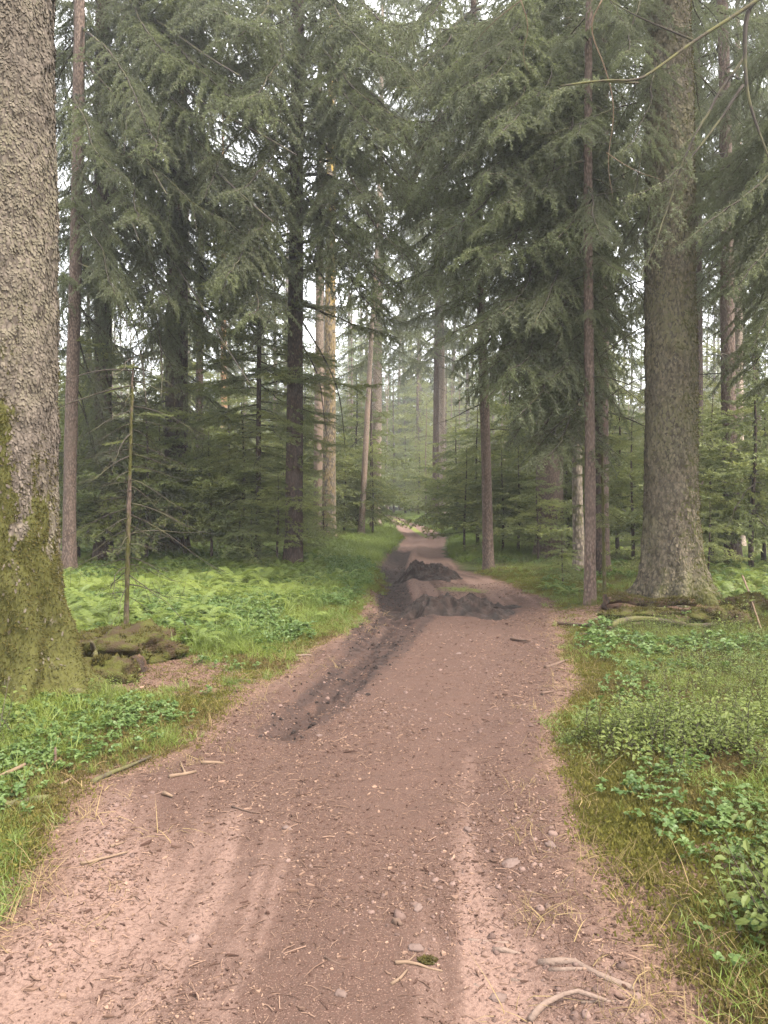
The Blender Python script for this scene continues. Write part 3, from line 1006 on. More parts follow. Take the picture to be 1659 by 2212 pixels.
aim(S_t, S_d, [((1430, y), (x1, y1), dd) for y, x1, y1, dd in ((-60, 1330, 120, -1.5), (120, 1360, 330, -1.5), (260, 1340, 470, -1.0), (380, 1360, 560, -0.8))])
aim(S_t, S_d, [((1480, y), (x1, y1), dd) for y, x1, y1, dd in ((-40, 1600, 120, 0.5), (120, 1590, 300, 1), (300, 1570, 470, 1))])

# --- slim brown spruce behind the left giant and its partner, whose long limbs hang to the right
B_t, ctr, rad, _s, B_d = near_tree(149, 1240, 27, 'slim brown spruce trunk just behind the left giant', 'bark_brown', top=(171, 0), taper=0.9, h_ref=9, seed=21, sides=20, dz=0.2, bend=0.03)
dn = dict(gaps=0.0, sec_sp=0.05)
custom_limbs(B_t, B_d, [
    ([(175, 315), (240, 400), (290, 470), (330, 560)], -0.5, dict(sec_len=(0.25, 0.6))),
    ([(175, 310), (250, 325), (350, 370), (410, 440), (500, 480)], -1.5, dict(mat='limb_mossy', sec_len=(0.3, 0.8))),
    ([(168, 485), (235, 560), (280, 640), (310, 730)], -1.0, dict(sec_len=(0.2, 0.5))),
    ([(163, 565), (210, 585), (250, 650), (300, 740)], -1.0, dict(mat='limb_mossy', sec_len=(0.2, 0.45))),
    ([(160, 655), (200, 690), (260, 760), (300, 850)], 0.5, dict(sec_len=(0.2, 0.5))),
    ([(155, 770), (190, 800), (220, 880), (235, 960)], 0.5, dict(sec_len=(0.15, 0.4))),
    ([(180, 130), (240, 190), (300, 280), (330, 340)], -1.0, dict(sec_len=(0.4, 0.9))),
    ([(178, 60), (230, 100), (290, 200), (310, 260)], -2.2, dict(sec_len=(0.4, 1.0))),
    ([(172, 90), (140, 140), (120, 200)], 0.8, dict(sec_len=(0.3, 0.8))),
    ([(172, 180), (140, 230), (125, 290)], 0.8, dict(sec_len=(0.3, 0.8))),
])
t, ctr, rad, _s, d = near_tree(224, 1215, 36, 'dark spruce with long limbs sweeping down to the right', 'bark_dark', top=(221, 0), taper=0.95, h_ref=9, seed=22, sides=16)
custom_limbs(t, d, [
    ([(245, 45), (330, 110), (415, 215), (550, 280), (660, 345)], -2.0, dict(sec_len=(0.4, 1.0), r0=0.04)),
    ([(250, 160), (325, 235), (415, 315), (500, 400), (625, 490)], -2.0, dict(sec_len=(0.35, 0.9), r0=0.04, gaps=0.2)),
    ([(245, 250), (290, 300), (330, 365), (420, 400)], -1.0, dict(r0=0.035, sec_len=(0.2, 0.5), start=0.5)),
    ([(235, 10), (350, 45), (430, 110), (500, 150), (600, 190)], -1.5, dict(sec_len=(0.4, 1.0), r0=0.04)),
    ([(240, 330), (330, 420), (420, 500), (520, 600), (600, 640)], -1.0, dict(sec_len=(0.4, 0.9), r0=0.035)),
    ([(240, 420), (330, 520), (430, 600), (500, 660)], -1.5, dict(sec_len=(0.35, 0.9), r0=0.03)),
    ([(235, 520), (300, 640), (360, 760), (420, 900)], -1.0, dict(sec_len=(0.3, 0.7), r0=0.03)),
    ([(245, -40), (400, -30), (520, 30), (620, 110)], -1.0, dict(sec_len=(0.4, 1.1), r0=0.04)),
    ([(245, -80), (360, -60), (440, 60), (470, 160)], 1.0, dict(sec_len=(0.4, 1.0), r0=0.04)),
    ([(235, -60), (290, 0), (330, 90), (350, 150)], -2.5, dict(sec_len=(0.5, 1.1), r0=0.04)),
])
aim(t, d, [((235, y), (x1, y1), dd) for y, x1, y1, dd in (
    (-20, 380, 130, -3), (20, 330, 170, -2), (70, 430, 260, -3), (110, 360, 300, -1), (150, 470, 360, -3), (200, 400, 400, -2), (230, 540, 460, -3),
    (280, 450, 500, -1), (320, 560, 560, -3), (360, 400, 560, -2), (400, 520, 640, -2), (450, 380, 660, -3), (500, 470, 730, -2), (560, 380, 800, -2),
    (-60, 560, 60, -3), (-40, 480, 100, -1), (40, 600, 260, -4), (10, 620, 200, -3), (-90, 620, 60, -4), (180, 330, 330, -4), (300, 310, 480, -4))])
custom_limbs(t, d, [(p_, dd_, dict(bare=True, r0=r_)) for p_, dd_, r_ in (
    ([(228, 30), (320, 105), (415, 212), (550, 282), (640, 335)], -4.0, 0.045), ([(228, 140), (325, 235), (415, 318), (500, 402), (590, 480)], -4.2, 0.045),
    ([(228, 235), (290, 300), (330, 368), (360, 420)], -3.8, 0.04), ([(228, 0), (350, 48), (430, 112), (520, 165)], -4.0, 0.04),
    ([(170, 300), (240, 400), (282, 470), (300, 520)], -3.5, 0.035), ([(228, 400), (330, 505), (400, 600), (470, 720), (540, 830)], -4.0, 0.035),
    ([(265, 70), (262, 160), (275, 250), (268, 330)], -4.0, 0.012), ([(345, 120), (352, 220), (340, 300)], -4.2, 0.010), ([(420, 330), (415, 420), (425, 500)], -4.2, 0.010),
    ([(300, 560), (340, 680), (352, 790), (348, 860)], -3.8, 0.02), ([(240, 590), (290, 690), (310, 800), (316, 870)], -3.8, 0.02))])
aim(t, d, [((215, y), (x1, y1), dd) for y, x1, y1, dd in ((-30, 130, 100, 1), (60, 120, 220, 1), (160, 140, 330, 2), (260, 150, 420, 1), (380, 160, 540, 1))])
clothe(t, ctr, rad, d, 4.5, 12.0, 0.45, 1.0, BOUGHS, dead=(2.0, 5.0, 0.5))
clothe(t, ctr, rad, d, 0.7, 4.5, 0.36, 0.85, FIRS + BOUGHS[3:5])

aim(B_t, B_d, [((160, y), (x1, y1), dd) for y, x1, y1, dd in ((-60, 110, 60, 1.5), (0, 100, 140, 2.5), (80, 120, 220, 1.5), (170, 105, 320, 2.5), (270, 125, 420, 1.5), (380, 120, 530, 2), (480, 125, 640, 2.5), (590, 130, 740, 1.5),
    (-80, 240, 60, 2), (10, 250, 160, 2.5), (120, 230, 260, 2), (260, 240, 400, 2.5), (400, 230, 540, 2.5))])

# --- bare sapling with dead twigs in front of the ferns
t, ctr, rad, _s, d = near_tree(272, 1374, 12, 'bare young sapling with dead twigs behind the mossy stump', 'bark_brown', name='young_tree', top=(291, 800), H=3.0, taper=0.5, h_ref=2.4, seed=23, sides=10, dz=0.12,
                               flare=0.25, fh=0.1, bend=0.03, moss=lambda Z, TH: 0.6 + 0 * Z)
clothe(t, ctr, rad, d, 1.7, 2.9, 0.5, 0.3, FIRS, dead=(0.4, 2.9, 0.045, 0.55))

# --- dark trunk left of the middle
D_t, ctr, rad, _s, D_d = near_tree(634, 1222, 39, 'dark straight spruce trunk left of the muddy path', 'bark_dark', top=(644, 0), taper=0.66, h_ref=11, seed=24, sides=24, dz=0.2, flare=0.35)
clothe(D_t, ctr, rad, D_d, 8.0, 15.5, 0.40, 0.85, BOUGHS, dead=(3.0, 9.0, 0.35))
custom_limbs(D_t, D_d, [
    ([(650, 655), (690, 675), (740, 695), (800, 712), (860, 735)], -2.5, dict(mat='limb_mossy', start=0.5, sec_len=(0.3, 0.7), r0=0.03)),
    ([(650, 645), (690, 672), (720, 690)], -1.0, dict(mat='limb_mossy', bare=True, r0=0.022)),
    ([(650, 545), (690, 585), (730, 640), (745, 700)], -1.0, dict(mat='limb', start=0.6, r0=0.025)),
    ([(650, 485), (700, 500), (760, 505), (850, 512)], -2.5, dict(mat='limb_mossy', start=0.45, r0=0.03, sec_len=(0.25, 0.6))),
    ([(650, 690), (700, 770), (735, 850), (745, 960)], -0.8, dict(bare=True, r0=0.022)),
    ([(650, 740), (690, 810), (700, 900), (708, 955)], -0.6, dict(bare=True, r0=0.018)),
    ([(630, 690), (610, 720), (588, 748)], -0.5, dict(bare=True, r0=0.018)),
    ([(630, 560), (590, 640), (560, 720), (530, 760)], -2.0, dict(start=0.4, r0=0.025, sec_len=(0.3, 0.6))),
    ([(650, 300), (720, 302), (790, 303)], -1.0, dict(bare=True, r0=0.02, mat='limb_mossy')),
    ([(650, 340), (720, 345), (800, 350), (880, 400)], -2.0, dict(start=0.4, r0=0.03, sec_len=(0.4, 0.9))),
    ([(640, 420), (560, 470), (500, 560), (470, 640)], -3.0, dict(start=0.3, r0=0.03, sec_len=(0.4, 0.9))),
    ([(640, 200), (560, 240), (480, 330), (440, 420)], -3.0, dict(start=0.25, r0=0.03, sec_len=(0.5, 1.0))),
    ([(650, 130), (740, 150), (840, 230), (900, 330)], -3.0, dict(start=0.25, r0=0.03, sec_len=(0.5, 1.0))),
    ([(650, 40), (760, 60), (870, 130), (930, 210)], -3.0, dict(start=0.25, r0=0.03, sec_len=(0.5, 1.0))),
])

aim(D_t, D_d, [((648, y), (x1, y1), dd) for y, x1, y1, dd in (
    (-60, 900, 60, -4), (-20, 840, 130, -5), (30, 800, 150, -2), (80, 930, 260, -4), (130, 850, 300, -5), (190, 780, 330, -2), (230, 900, 420, -3),
    (290, 820, 430, -4), (330, 740, 470, -2), (380, 870, 560, -4), (430, 780, 560, -3), (480, 840, 640, -5))])
aim(D_t, D_d, [((634, y), (x1, y1), dd) for y, x1, y1, dd in ((-40, 480, 90, -3), (40, 540, 220, -4), (260, 500, 420, -4), (320, 540, 500, -3), (400, 480, 600, -4), (500, 530, 680, -4))])
aim(B_t, B_d, [((165, y), (x1, y1), dd) for y, x1, y1, dd in ((200, 260, 380, -2), (330, 250, 520, -1), (450, 260, 640, -2), (560, 250, 760, 0.5), (650, 240, 860, 1), (740, 250, 960, 1.5), (520, 220, 700, 1.5), (840, 230, 1040, 1.5))])

# --- the group of trunks left of the path further in
t, ctr, rad, _s, d = near_tree(688, 1160, 24, 'pale tan trunk between the dark one and the lichened one', 'bark_tan', top=(690, 745), taper=0.6, h_ref=12, seed=25, sides=16)
clothe(t, ctr, rad, d, 11.5, 22, 0.55, 1.0, BOUGHS, dead=(6, 11, 0.8))
t, ctr, rad, _s, d = near_tree(710, 1166, 30, 'grey lichen mottled trunk with yellow crust high up', 'bark_lichen', top=(716, 250), taper=0.62, h_ref=13, H=30, seed=26, sides=20, dz=0.25,
                               lichen=lambda Z, TH: np.clip(sstep(6.5, 10.0, Z) + 0.25, 0, 1), moss=lambda Z, TH: 0.2 + 0 * Z)
clothe(t, ctr, rad, d, 13.0, 24, 0.5, 1.3, BOUGHS, dead=(5, 14, 0.5))
t, ctr, rad, _s, d = near_tree(780, 1157, 14, 'thin trunk leaning right at the path edge far back', 'bark_tan', top=(797, 830), taper=0.7, h_ref=8, H=15, seed=27, sides=12)
clothe(t, ctr, rad, d, 7.6, 14, 0.5, 0.8, FIRS + BOUGHS[4:], dead=(4, 8, 0.7))
t, ctr, rad, _s, d = near_tree(801, 1149, 6, 'very thin dark sapling beside the pale far trunk', 'bark_dark', name='young_tree', top=(802, 920), H=10, taper=0.7, h_ref=7, seed=28, sides=8)
clothe(t, ctr, rad, d, 6.0, 10, 0.5, 0.6, FIRS)
t, ctr, rad, _s, d = near_tree(811, 1140, 23, 'grey trunk with a mossy foot at the path bend', 'bark_pale', top=(815, 850), taper=0.72, h_ref=12, H=32, seed=29, sides=16, flare=0.5, moss=lambda Z, TH: 1.0 * np.exp(-np.maximum(Z, 0) / 0.5))
clothe(t, ctr, rad, d, 8.0, 28, 0.45, 1.55, BOUGHS, dead=(6, 9, 0.7))
t, ctr, rad, _s, d = near_tree(955, 1131, 18, 'sunlit pale trunk right of the path bend', 'bark_pale', top=(954, 770), taper=0.65, h_ref=13, H=34, seed=30, sides=16, moss=lambda Z, TH: 0.1 + 0 * Z)
clothe(t, ctr, rad, d, 10.5, 30, 0.45, 1.7, BOUGHS, dead=(7, 12, 0.8))
t, ctr, rad, _s, d = near_tree(940, 1131, 15, 'dull brown trunk standing close behind the sunlit pale one', 'bark_brown', top=(943, 800), taper=0.7, h_ref=13, H=34, seed=31, sides=14)
clothe(t, ctr, rad, d, 9.0, 30, 0.5, 1.6, BOUGHS, dead=(5, 10, 0.7))

# --- right of the path
t, ctr, rad, _s, d = near_tree(1055, 1229, 23, 'brown trunk standing right at the path edge past the mud', 'bark_brown', top=(1041, 700), taper=0.75, h_ref=7, seed=32, sides=18, dz=0.2, flare=0.3, bend=0.02)
aim(t, d, [((1040, y), (x1, y1), dd) for y, x1, y1, dd in ((-60, 900, 60, -2), (20, 860, 170, -3), (100, 900, 250, -1), (200, 860, 370, -2), (300, 900, 450, -3), (380, 870, 540, -1), (460, 920, 620, -3))])
clothe(t, ctr, rad, d, 5.5, 13.5, 0.40, 0.8, BOUGHS, dead=(3, 6, 0.5))
t, ctr, rad, _s, d = near_tree(1188, 1203, 60, 'broad grey spruce trunk half hidden by hanging branches', 'bark_brown', top=(1186, 600), taper=0.8, h_ref=9, seed=33, sides=30, dz=0.2, flare=0.35)
clothe(t, ctr, rad, d, 5.5, 15.5, 0.45, 1.0, BOUGHS, dead=(3, 6, 0.5))
t, ctr, rad, _s, d = near_tree(1251, 1236, 24, 'slim mossy trunk leaning left behind the pale sapling', 'bark_lichen', top=(1241, 750), taper=0.75, h_ref=8, seed=34, sides=16, moss=lambda Z, TH: 0.45 + 0 * Z)
clothe(t, ctr, rad, d, 4.5, 13, 0.45, 0.75, BOUGHS, dead=(2.5, 5, 0.4))
P_t, P_ctr, P_rad, _s, P_d = near_tree(1274, 1306, 25, 'slender brown trunk beside the rotten log', 'bark_brown', top=(1274, 250), taper=0.66, h_ref=7, seed=35, sides=20, dz=0.12, flare=0.25, fh=0.25, bend=0.035, moss=lambda Z, TH: 0.24 + 0.3 * np.exp(-np.maximum(Z, 0) / 0.6))
clothe(P_t, P_ctr, P_rad, P_d, 3.9, 9.8, 0.45, 0.62, BOUGHS, dead=(2.4, 6, 0.4))
Q_t, Q_ctr, Q_rad, _s, Q_d = near_tree(1297, 1242, 34, 'dark purple brown trunk right behind the slender one', 'bark_dark', top=(1300, 60), taper=0.85, h_ref=9, seed=36, sides=20, dz=0.2)
custom_limbs(Q_t, Q_d, [
    ([(1290, 130), (1180, 180), (1080, 250), (1000, 330)], -3.0, dict(sec_len=(0.5, 1.0))),
    ([(1290, 210), (1190, 270), (1100, 330), (1040, 370)], -3.5, dict(sec_len=(0.5, 1.0))),
    ([(1290, 260), (1180, 330), (1060, 400), (960, 440), (900, 470)], -2.5, dict(sec_len=(0.4, 0.9))),
    ([(1290, 420), (1200, 490), (1100, 560), (980, 610), (880, 640)], -3.0, dict(sec_len=(0.4, 0.9))),
    ([(1285, 520), (1200, 590), (1110, 660), (1000, 730)], -3.5, dict(sec_len=(0.4, 1.0))),
    ([(1285, 600), (1220, 680), (1140, 760), (1060, 850)], -3.5, dict(sec_len=(0.4, 1.0))),
    ([(1285, 640), (1230, 740), (1165, 845), (1110, 940)], -3.0, dict(sec_len=(0.4, 0.9))),
    ([(1285, 700), (1240, 800), (1200, 859), (1136, 900), (1100, 960)], -2.5, dict(sec_len=(0.3, 0.7))),
    ([(1290, 30), (1150, 60), (1030, 110), (950, 170)], -2.5, dict(sec_len=(0.5, 1.0))),
    ([(1290, -30), (1170, 0), (1080, 80), (1020, 130)], -3.5, dict(sec_len=(0.5, 1.1))),
    ([(1290, 90), (1210, 150), (1140, 230), (1090, 300)], -4.5, dict(sec_len=(0.5, 1.0))),
    ([(1300, 380), (1250, 470), (1190, 600), (1150, 700)], -4.5, dict(sec_len=(0.4, 0.9))),
    ([(1300, 330), (1350, 380), (1420, 470)], -3.0, dict(sec_len=(0.3, 0.7))),
])
aim(Q_t, Q_d, [((1290, y), (x1, y1), dd) for y, x1, y1, dd in (
    (-60, 960, 60, -3), (-20, 1010, 190, -4), (20, 900, 200, -2), (60, 1060, 260, -5), (100, 930, 300, -3), (150, 1030, 380, -5), (190, 890, 400, -2),
    (240, 1090, 440, -5), (280, 940, 520, -3), (330, 1060, 560, -4), (380, 900, 600, -2), (430, 1080, 680, -5), (470, 980, 720, -3), (520, 1090, 800, -4),
    (560, 1030, 820, -3), (600, 1120, 900, -5), (650, 1150, 960, -3), (700, 1180, 1000, -4), (480, 1180, 700, -5), (300, 1200, 520, -5), (120, 1190, 330, -5),
    (620, 1010, 860, -2), (560, 1200, 820, -5), (40, 1150, 210, -5.5), (210, 1160, 420, -5.5))])
aim(Q_t, Q_d, [((1300, y), (x1, y1), dd) for y, x1, y1, dd in ((-40, 1400, 60, -2), (60, 1390, 210, 1), (300, 1400, 470, -2), (420, 1390, 600, 1), (540, 1380, 700, 2), (640, 1370, 800, 2))])
clothe(Q_t, Q_ctr, Q_rad, Q_d, 5.5, 12.5, 0.5, 0.95, BOUGHS, dead=(3, 6, 0.5))
t, ctr, rad, _s, d = near_tree(1306, 1278, 9, 'thin mossy sapling stem behind the slender brown trunk', 'bark_brown', name='young_tree', top=(1303, 1120), H=2.6, taper=0.6, h_ref=2.2, seed=37, sides=10, dz=0.12, flare=0.2, fh=0.1, moss=lambda Z, TH: 0.7 + 0 * Z)
clothe(t, ctr, rad, d, 1.25, 2.5, 0.16, 0.5, FIRS, dead=(0.6, 1.4, 0.15, 0.35))
t, ctr, rad, _s, d = near_tree(1583, 1216, 34, 'straight brown trunk right of the big rough spruce', 'bark_brown', top=(1559, 0), taper=0.62, h_ref=12, seed=38, sides=22, dz=0.2, flare=0.3, bend=0.02)
aim(t, d, [((1560, y), (x1, y1), dd) for y, x1, y1, dd in ((-60, 1680, 100, -1), (-20, 1480, 140, 2), (80, 1690, 260, 1), (160, 1660, 350, -2), (260, 1500, 420, 2), (330, 1690, 520, 1), (430, 1660, 620, 2), (520, 1500, 680, 2))])
clothe(t, ctr, rad, d, 6.5, 14.5, 0.45, 0.9, BOUGHS, dead=(3.5, 9, 0.45))
t, ctr, rad, _s, d = near_tree(1598, 1178, 19, 'pale yellowish trunk behind the straight brown trunk', 'bark_pale', top=(1596, 700), taper=0.8, h_ref=9, seed=39, sides=14, moss=lambda Z, TH: 0.3 + 0 * Z)
clothe(t, ctr, rad, d, 7.5, 20, 0.4, 1.15, BOUGHS, dead=(5, 8, 0.6))
t, ctr, rad, _s, d = near_tree(1646, 1170, 14, 'thin leaning trunk at the far right edge', 'bark_brown', top=(1628, 640), taper=0.7, h_ref=9, seed=40, sides=12)
clothe(t, ctr, rad, d, 6.0, 20, 0.4, 1.1, BOUGHS, dead=(4, 9, 0.5))
t, ctr, rad, _s, d = near_tree(1507, 1180, 24, 'dark trunk showing just right of the big rough spruce', 'bark_dark', top=(1506, 600), taper=0.85, h_ref=9, seed=41, sides=14)
clothe(t, ctr, rad, d, 5.5, 18, 0.45, 1.05, BOUGHS, dead=(4, 8, 0.6))
t, ctr, rad, _s, d = near_tree(379, 1196, 50, 'thick dark trunk among young spruces on the left', 'bark_dark', top=(381, 900), taper=0.85, h_ref=9, seed=42, sides=22, dz=0.25)
clothe(t, ctr, rad, d, 3.2, 16, 0.40, 1.05, BOUGHS, dead=(1.5, 4, 0.3))
t, ctr, rad, _s, d = near_tree(557, 1216, 13, 'thin dark spruce with feathery low branches left of the dark trunk', 'bark_dark', top=(560, 700), H=9, taper=0.6, h_ref=6, seed=43, sides=12)
clothe(t, ctr, rad, d, 0.6, 8.2, 0.14, 1.0, FIRS, dead=(0.4, 1.5, 0.25))
t, ctr, rad, _s, d = near_tree(428, 1175, 18, 'slim dark trunk behind the thick dark one', 'bark_dark', top=(432, 700), taper=0.8, h_ref=9, seed=44, sides=12)
clothe(t, ctr, rad, d, 1.5, 18, 0.45, 0.95, BOUGHS + FIRS, dead=(2.5, 4, 0.5))

# --- a spruce outside the right edge whose limbs reach in above the path side
Y_b = np.array([5.75, 8.3, hz(5.75, 8.3)])
Y_t = thing('spruce_tree', 'mossy bare limbs of a spruce reaching in from the right edge', 'tree', tuple(Y_b))
_o, ctr, rad, _s = trunk('trunk', M['bark_old_right'], Y_t, 26, 0.30, 0.22, 9, seed=45, sides=24, dz=0.25, zmax=12)
custom_limbs(Y_t, 8.3, [
    ([(1880, -150), (1720, -60), (1609, 20), (1500, 88), (1420, 148), (1375, 176), (1310, 172), (1210, 186)], -0.6, dict(bare=True, r0=0.03, mat='limb_mossy')),
    ([(1720, -60), (1640, -10), (1609, 30), (1609, 165), (1622, 240), (1668, 360)], -0.3, dict(bare=True, r0=0.032, mat='limb')),
    ([(1605, 185), (1555, 270), (1495, 345), (1420, 415), (1330, 445)], -0.5, dict(r0=0.018, start=0.55, sec_len=(0.1, 0.35), nd_sp=0.02)),
    ([(1380, 176), (1310, 172), (1240, 182), (1190, 205), (1160, 260)], -0.2, dict(r0=0.012, start=0.3, sec_len=(0.15, 0.4), mat='limb_mossy')),
    ([(1609, 120), (1500, 300), (1430, 520), (1395, 600)], -0.8, dict(r0=0.02, start=0.35, sec_len=(0.15, 0.45))),
    ([(1880, 150), (1740, 260), (1640, 380), (1540, 450), (1450, 520)], -0.6, dict(r0=0.03, start=0.2, sec_len=(0.3, 0.6))),
    ([(1880, 250), (1760, 400), (1680, 520), (1600, 620)], -0.8, dict(r0=0.03, start=0.2, sec_len=(0.3, 0.6))),
    ([(1880, 330), (1780, 480), (1690, 640), (1640, 740)], -0.3, dict(r0=0.03, start=0.2, sec_len=(0.25, 0.55))),
    ([(1880, 60), (1760, 200), (1660, 330), (1580, 470)], 0.3, dict(r0=0.03, start=0.2, sec_len=(0.3, 0.6))),
    ([(1500, 88), (1360, 30), (1290, -20)], 0.3, dict(bare=True, r0=0.012, mat='limb')),
    ([(1300, 0), (1270, 60), (1310, 150), (1330, 240), (1310, 350), (1325, 430)], 0.6, dict(bare=True, r0=0.008, mat='stick')),
    ([(1310, 330), (1370, 370), (1430, 388)], 0.4, dict(bare=True, r0=0.005, mat='stick')),
    ([(1140, -10), (1060, 50), (1020, 100)], 0.4, dict(bare=True, r0=0.006, mat='stick')),
    ([(1125, 0), (1145, 60), (1125, 120), (1145, 160)], 0.4, dict(bare=True, r0=0.006, mat='stick')),
])

aim(Y_t, 8.3, [((1880, y), (x1, y1), dd) for y, x1, y1, dd in ((-80, 1580, 130, 1), (40, 1600, 300, 2), (120, 1560, 400, 2.5), (220, 1590, 500, 2), (300, 1540, 560, 3), (380, 1600, 650, 1.5), (450, 1620, 760, 2), (180, 1480, 420, 3.5), (0, 1540, 220, 3), (80, 1640, 330, 3), (260, 1640, 520, 3.5), (340, 1560, 640, 4), (420, 1640, 700, 4), (-60, 1660, 160, 2.5), (500, 1600, 820, 4), (150, 1620, 440, 4.5))])

# ---------------------------------------------------------------- young conifers of the undergrowth
def crown_from(bset, H, z0, Lmax, n, seed, shape=0.9, mats=None, up=0.1, trunk_r=None):
    rng = np.random.default_rng(seed)
    mb = MB()
    az = rng.uniform(0, 6.28)
    for k in range(n):
        f = (k + rng.uniform(0, 1)) / n
        z = z0 + (H - z0) * f ** 0.9
        prof = (1 - ((z - z0) / (H - z0)) ** 1.25) * shape + 0.10
        prof *= min(1.0, 0.6 + (z - z0) / max(0.3 * (H - z0), 0.01))
        az += 2.39996 + rng.uniform(-0.4, 0.4)
        arr, L = bset[rng.integers(len(bset))]
        sc = Lmax * prof / L * rng.uniform(0.5, 1.25)
        Mx = rot_xyz(az, rng.uniform(-0.3, 0.35) - up) * sc
        mb.merge(arr, Mx, (0, 0, z))
    return mb


def bough_arr(L, droop, tip, hang, seed, **kw):
    r = np.random.default_rng(seed)
    li, fo = bough(limb_line(L, droop, tip, r), seed + 1, hang=hang, **kw)
    mb = MB()
    V, T, Q, mt, mq = li.arrays()
    mb.merge((V, T, Q, mt + 1, mq + 1))
    mb.merge(fo.arrays())
    return mb.arrays(), L


small = [bough_arr((1.0, 0.9, 1.1)[k], (0.05, 0.28, 0.45)[k], (0.15, 0.3, 0.45)[k], (0.15, 0.45, 0.6)[k], 400 + k, sec_sp=0.075, sec_len=(0.18, 0.45), ter_sp=0.05, ter_len=(0.06, 0.17), nd_sp=0.0105, nl=0.036, nw=0.022, flatness=0.55, r0=0.008, start=0.08, fine=False) for k in range(3)]
YOUNG = []
for k, (H, n) in enumerate(((2.4, 58), (3.4, 70), (4.8, 84), (1.3, 32))):
    mb = crown_from(small, H, 0.18 * H, 0.36 * H + 0.25, n, 420 + k)
    tmb = MB()
    zz = np.linspace(-0.1, H, 8)
    tube(tmb, np.stack([0.02 * np.sin(zz * 2), 0.02 * np.cos(zz * 1.7), zz], -1), 0.011 * H * (1 - 0.9 * np.clip(zz / H, 0, 1)) + 0.003, 6)
    YOUNG.append((tmb.mesh('trunk', [M['bark_dark']]), mb.mesh('crown', [M['needle_bright'], M['twig']], False),
                  H))


def young(px, py, kind, sc, label, group=None, yaw=None, cat='young spruce'):
    b = gp(px, py)
    t = thing('young_spruce', label, cat, tuple(b), group, RNG.uniform(0, 6.28))
    tm, cm, _H = YOUNG[kind]
    sc *= 1.15
    t.scale = (sc * 1.1, sc * 1.1, sc * RNG.uniform(0.85, 1.05))
    link('trunk', tm, t)
    link('crown', cm, t)
    return t


GY = 'young conifers under the big spruces'
for px, py, k, sc, lb in (
        (168, 1212, 2, 0.8, 'tall young spruce between the left giant and the bare sapling'),
        (226, 1216, 1, 0.9, 'bushy young spruce behind the bare sapling stem'),
        (318, 1212, 1, 1.0, 'bushy young spruce right of the bare sapling'),
        (400, 1222, 1, 1.0, 'young spruce in front of the thick dark trunk on its right'),
        (525, 1205, 1, 1.0, 'young spruce with layered branches left of the thin dark spruce'),
        (455, 1215, 0, 1.0, 'low bushy spruce above the ferns on the left'),
        (600, 1218, 0, 0.75, 'small grey green spruce at the foot of the dark trunk'),
        (655, 1200, 3, 0.8, 'tiny spruce just right of the dark trunk'),
        (345, 1200, 1, 0.9, 'young spruce in front of the thick dark trunk'),
        (235, 1205, 2, 0.9, 'tall young spruce close behind the bare sapling'),
        (190, 1180, 1, 0.9, 'young spruce beside the slim trunk at left'),
        (495, 1165, 2, 1.1, 'tall pale young spruce behind the thin dark spruce'),
        (600, 1150, 2, 1.0, 'tall young spruce seen left behind the dark trunk'),
        (745, 1150, 1, 1.2, 'young spruce between the lichened and the leaning trunks'),
        (770, 1140, 2, 1.3, 'tall young spruce behind the thin leaning trunk'),
        (662, 1155, 1, 1.3, 'young spruce behind the pale tan trunk'),
        (875, 1112, 2, 1.5, 'dark bushy spruce closing the far end of the path'),
        (905, 1117, 1, 1.6, 'smaller spruce right of the one closing the path'),
        (1005, 1195, 0, 1.15, 'young spruce right of the path before the brown edge trunk'),
        (1030, 1180, 1, 1.1, 'young spruce just left of the brown edge trunk'),
        (1085, 1195, 0, 1.0, 'young spruce just right of the brown edge trunk'),
        (1120, 1200, 1, 0.85, 'thin young spruce left of the broad grey trunk'),
        (1160, 1215, 0, 0.9, 'low spruce at the foot of the broad grey trunk'),
        (1225, 1200, 1, 1.0, 'young spruce between the broad grey and slim mossy trunks'),
        (1335, 1200, 1, 1.1, 'young spruce left behind the big rough trunk'),
        (1365, 1215, 0, 1.2, 'spreading young spruce touching the big rough trunk on its left'),
        (1535, 1225, 1, 1.0, 'young spruce between the big rough and straight brown trunks'),
        (1530, 1240, 3, 0.9, 'low spruce in front of the straight brown trunk'),
        (1625, 1235, 1, 1.1, 'young spruce right of the straight brown trunk'),
        (1650, 1215, 2, 0.9, 'tall young spruce at the right picture edge'),
        (1470, 1180, 2, 1.0, 'young spruce hidden behind the big rough trunk'),
        (1100, 1150, 2, 1.2, 'tall young spruce behind the edge trunk on the right'),
        (985, 1150, 1, 1.3, 'young spruce right of the sunlit pale trunk'),
        (320, 1165, 2, 1.0, 'tall young spruce deep in the wood left of the thick trunk'),
        (545, 1230, 3, 0.9, 'tiny spruce beside the ferns'),
        (1395, 1255, 3, 0.8, 'tiny spruce at the left root of the big rough trunk'),
        (1215, 1262, 3, 0.7, 'tiny spruce on the mossy bank right of the path'),
        (700, 1175, 3, 1.1, 'tiny spruce at the foot of the lichened trunk')):
    young(px, py, k, sc, lb, GY)

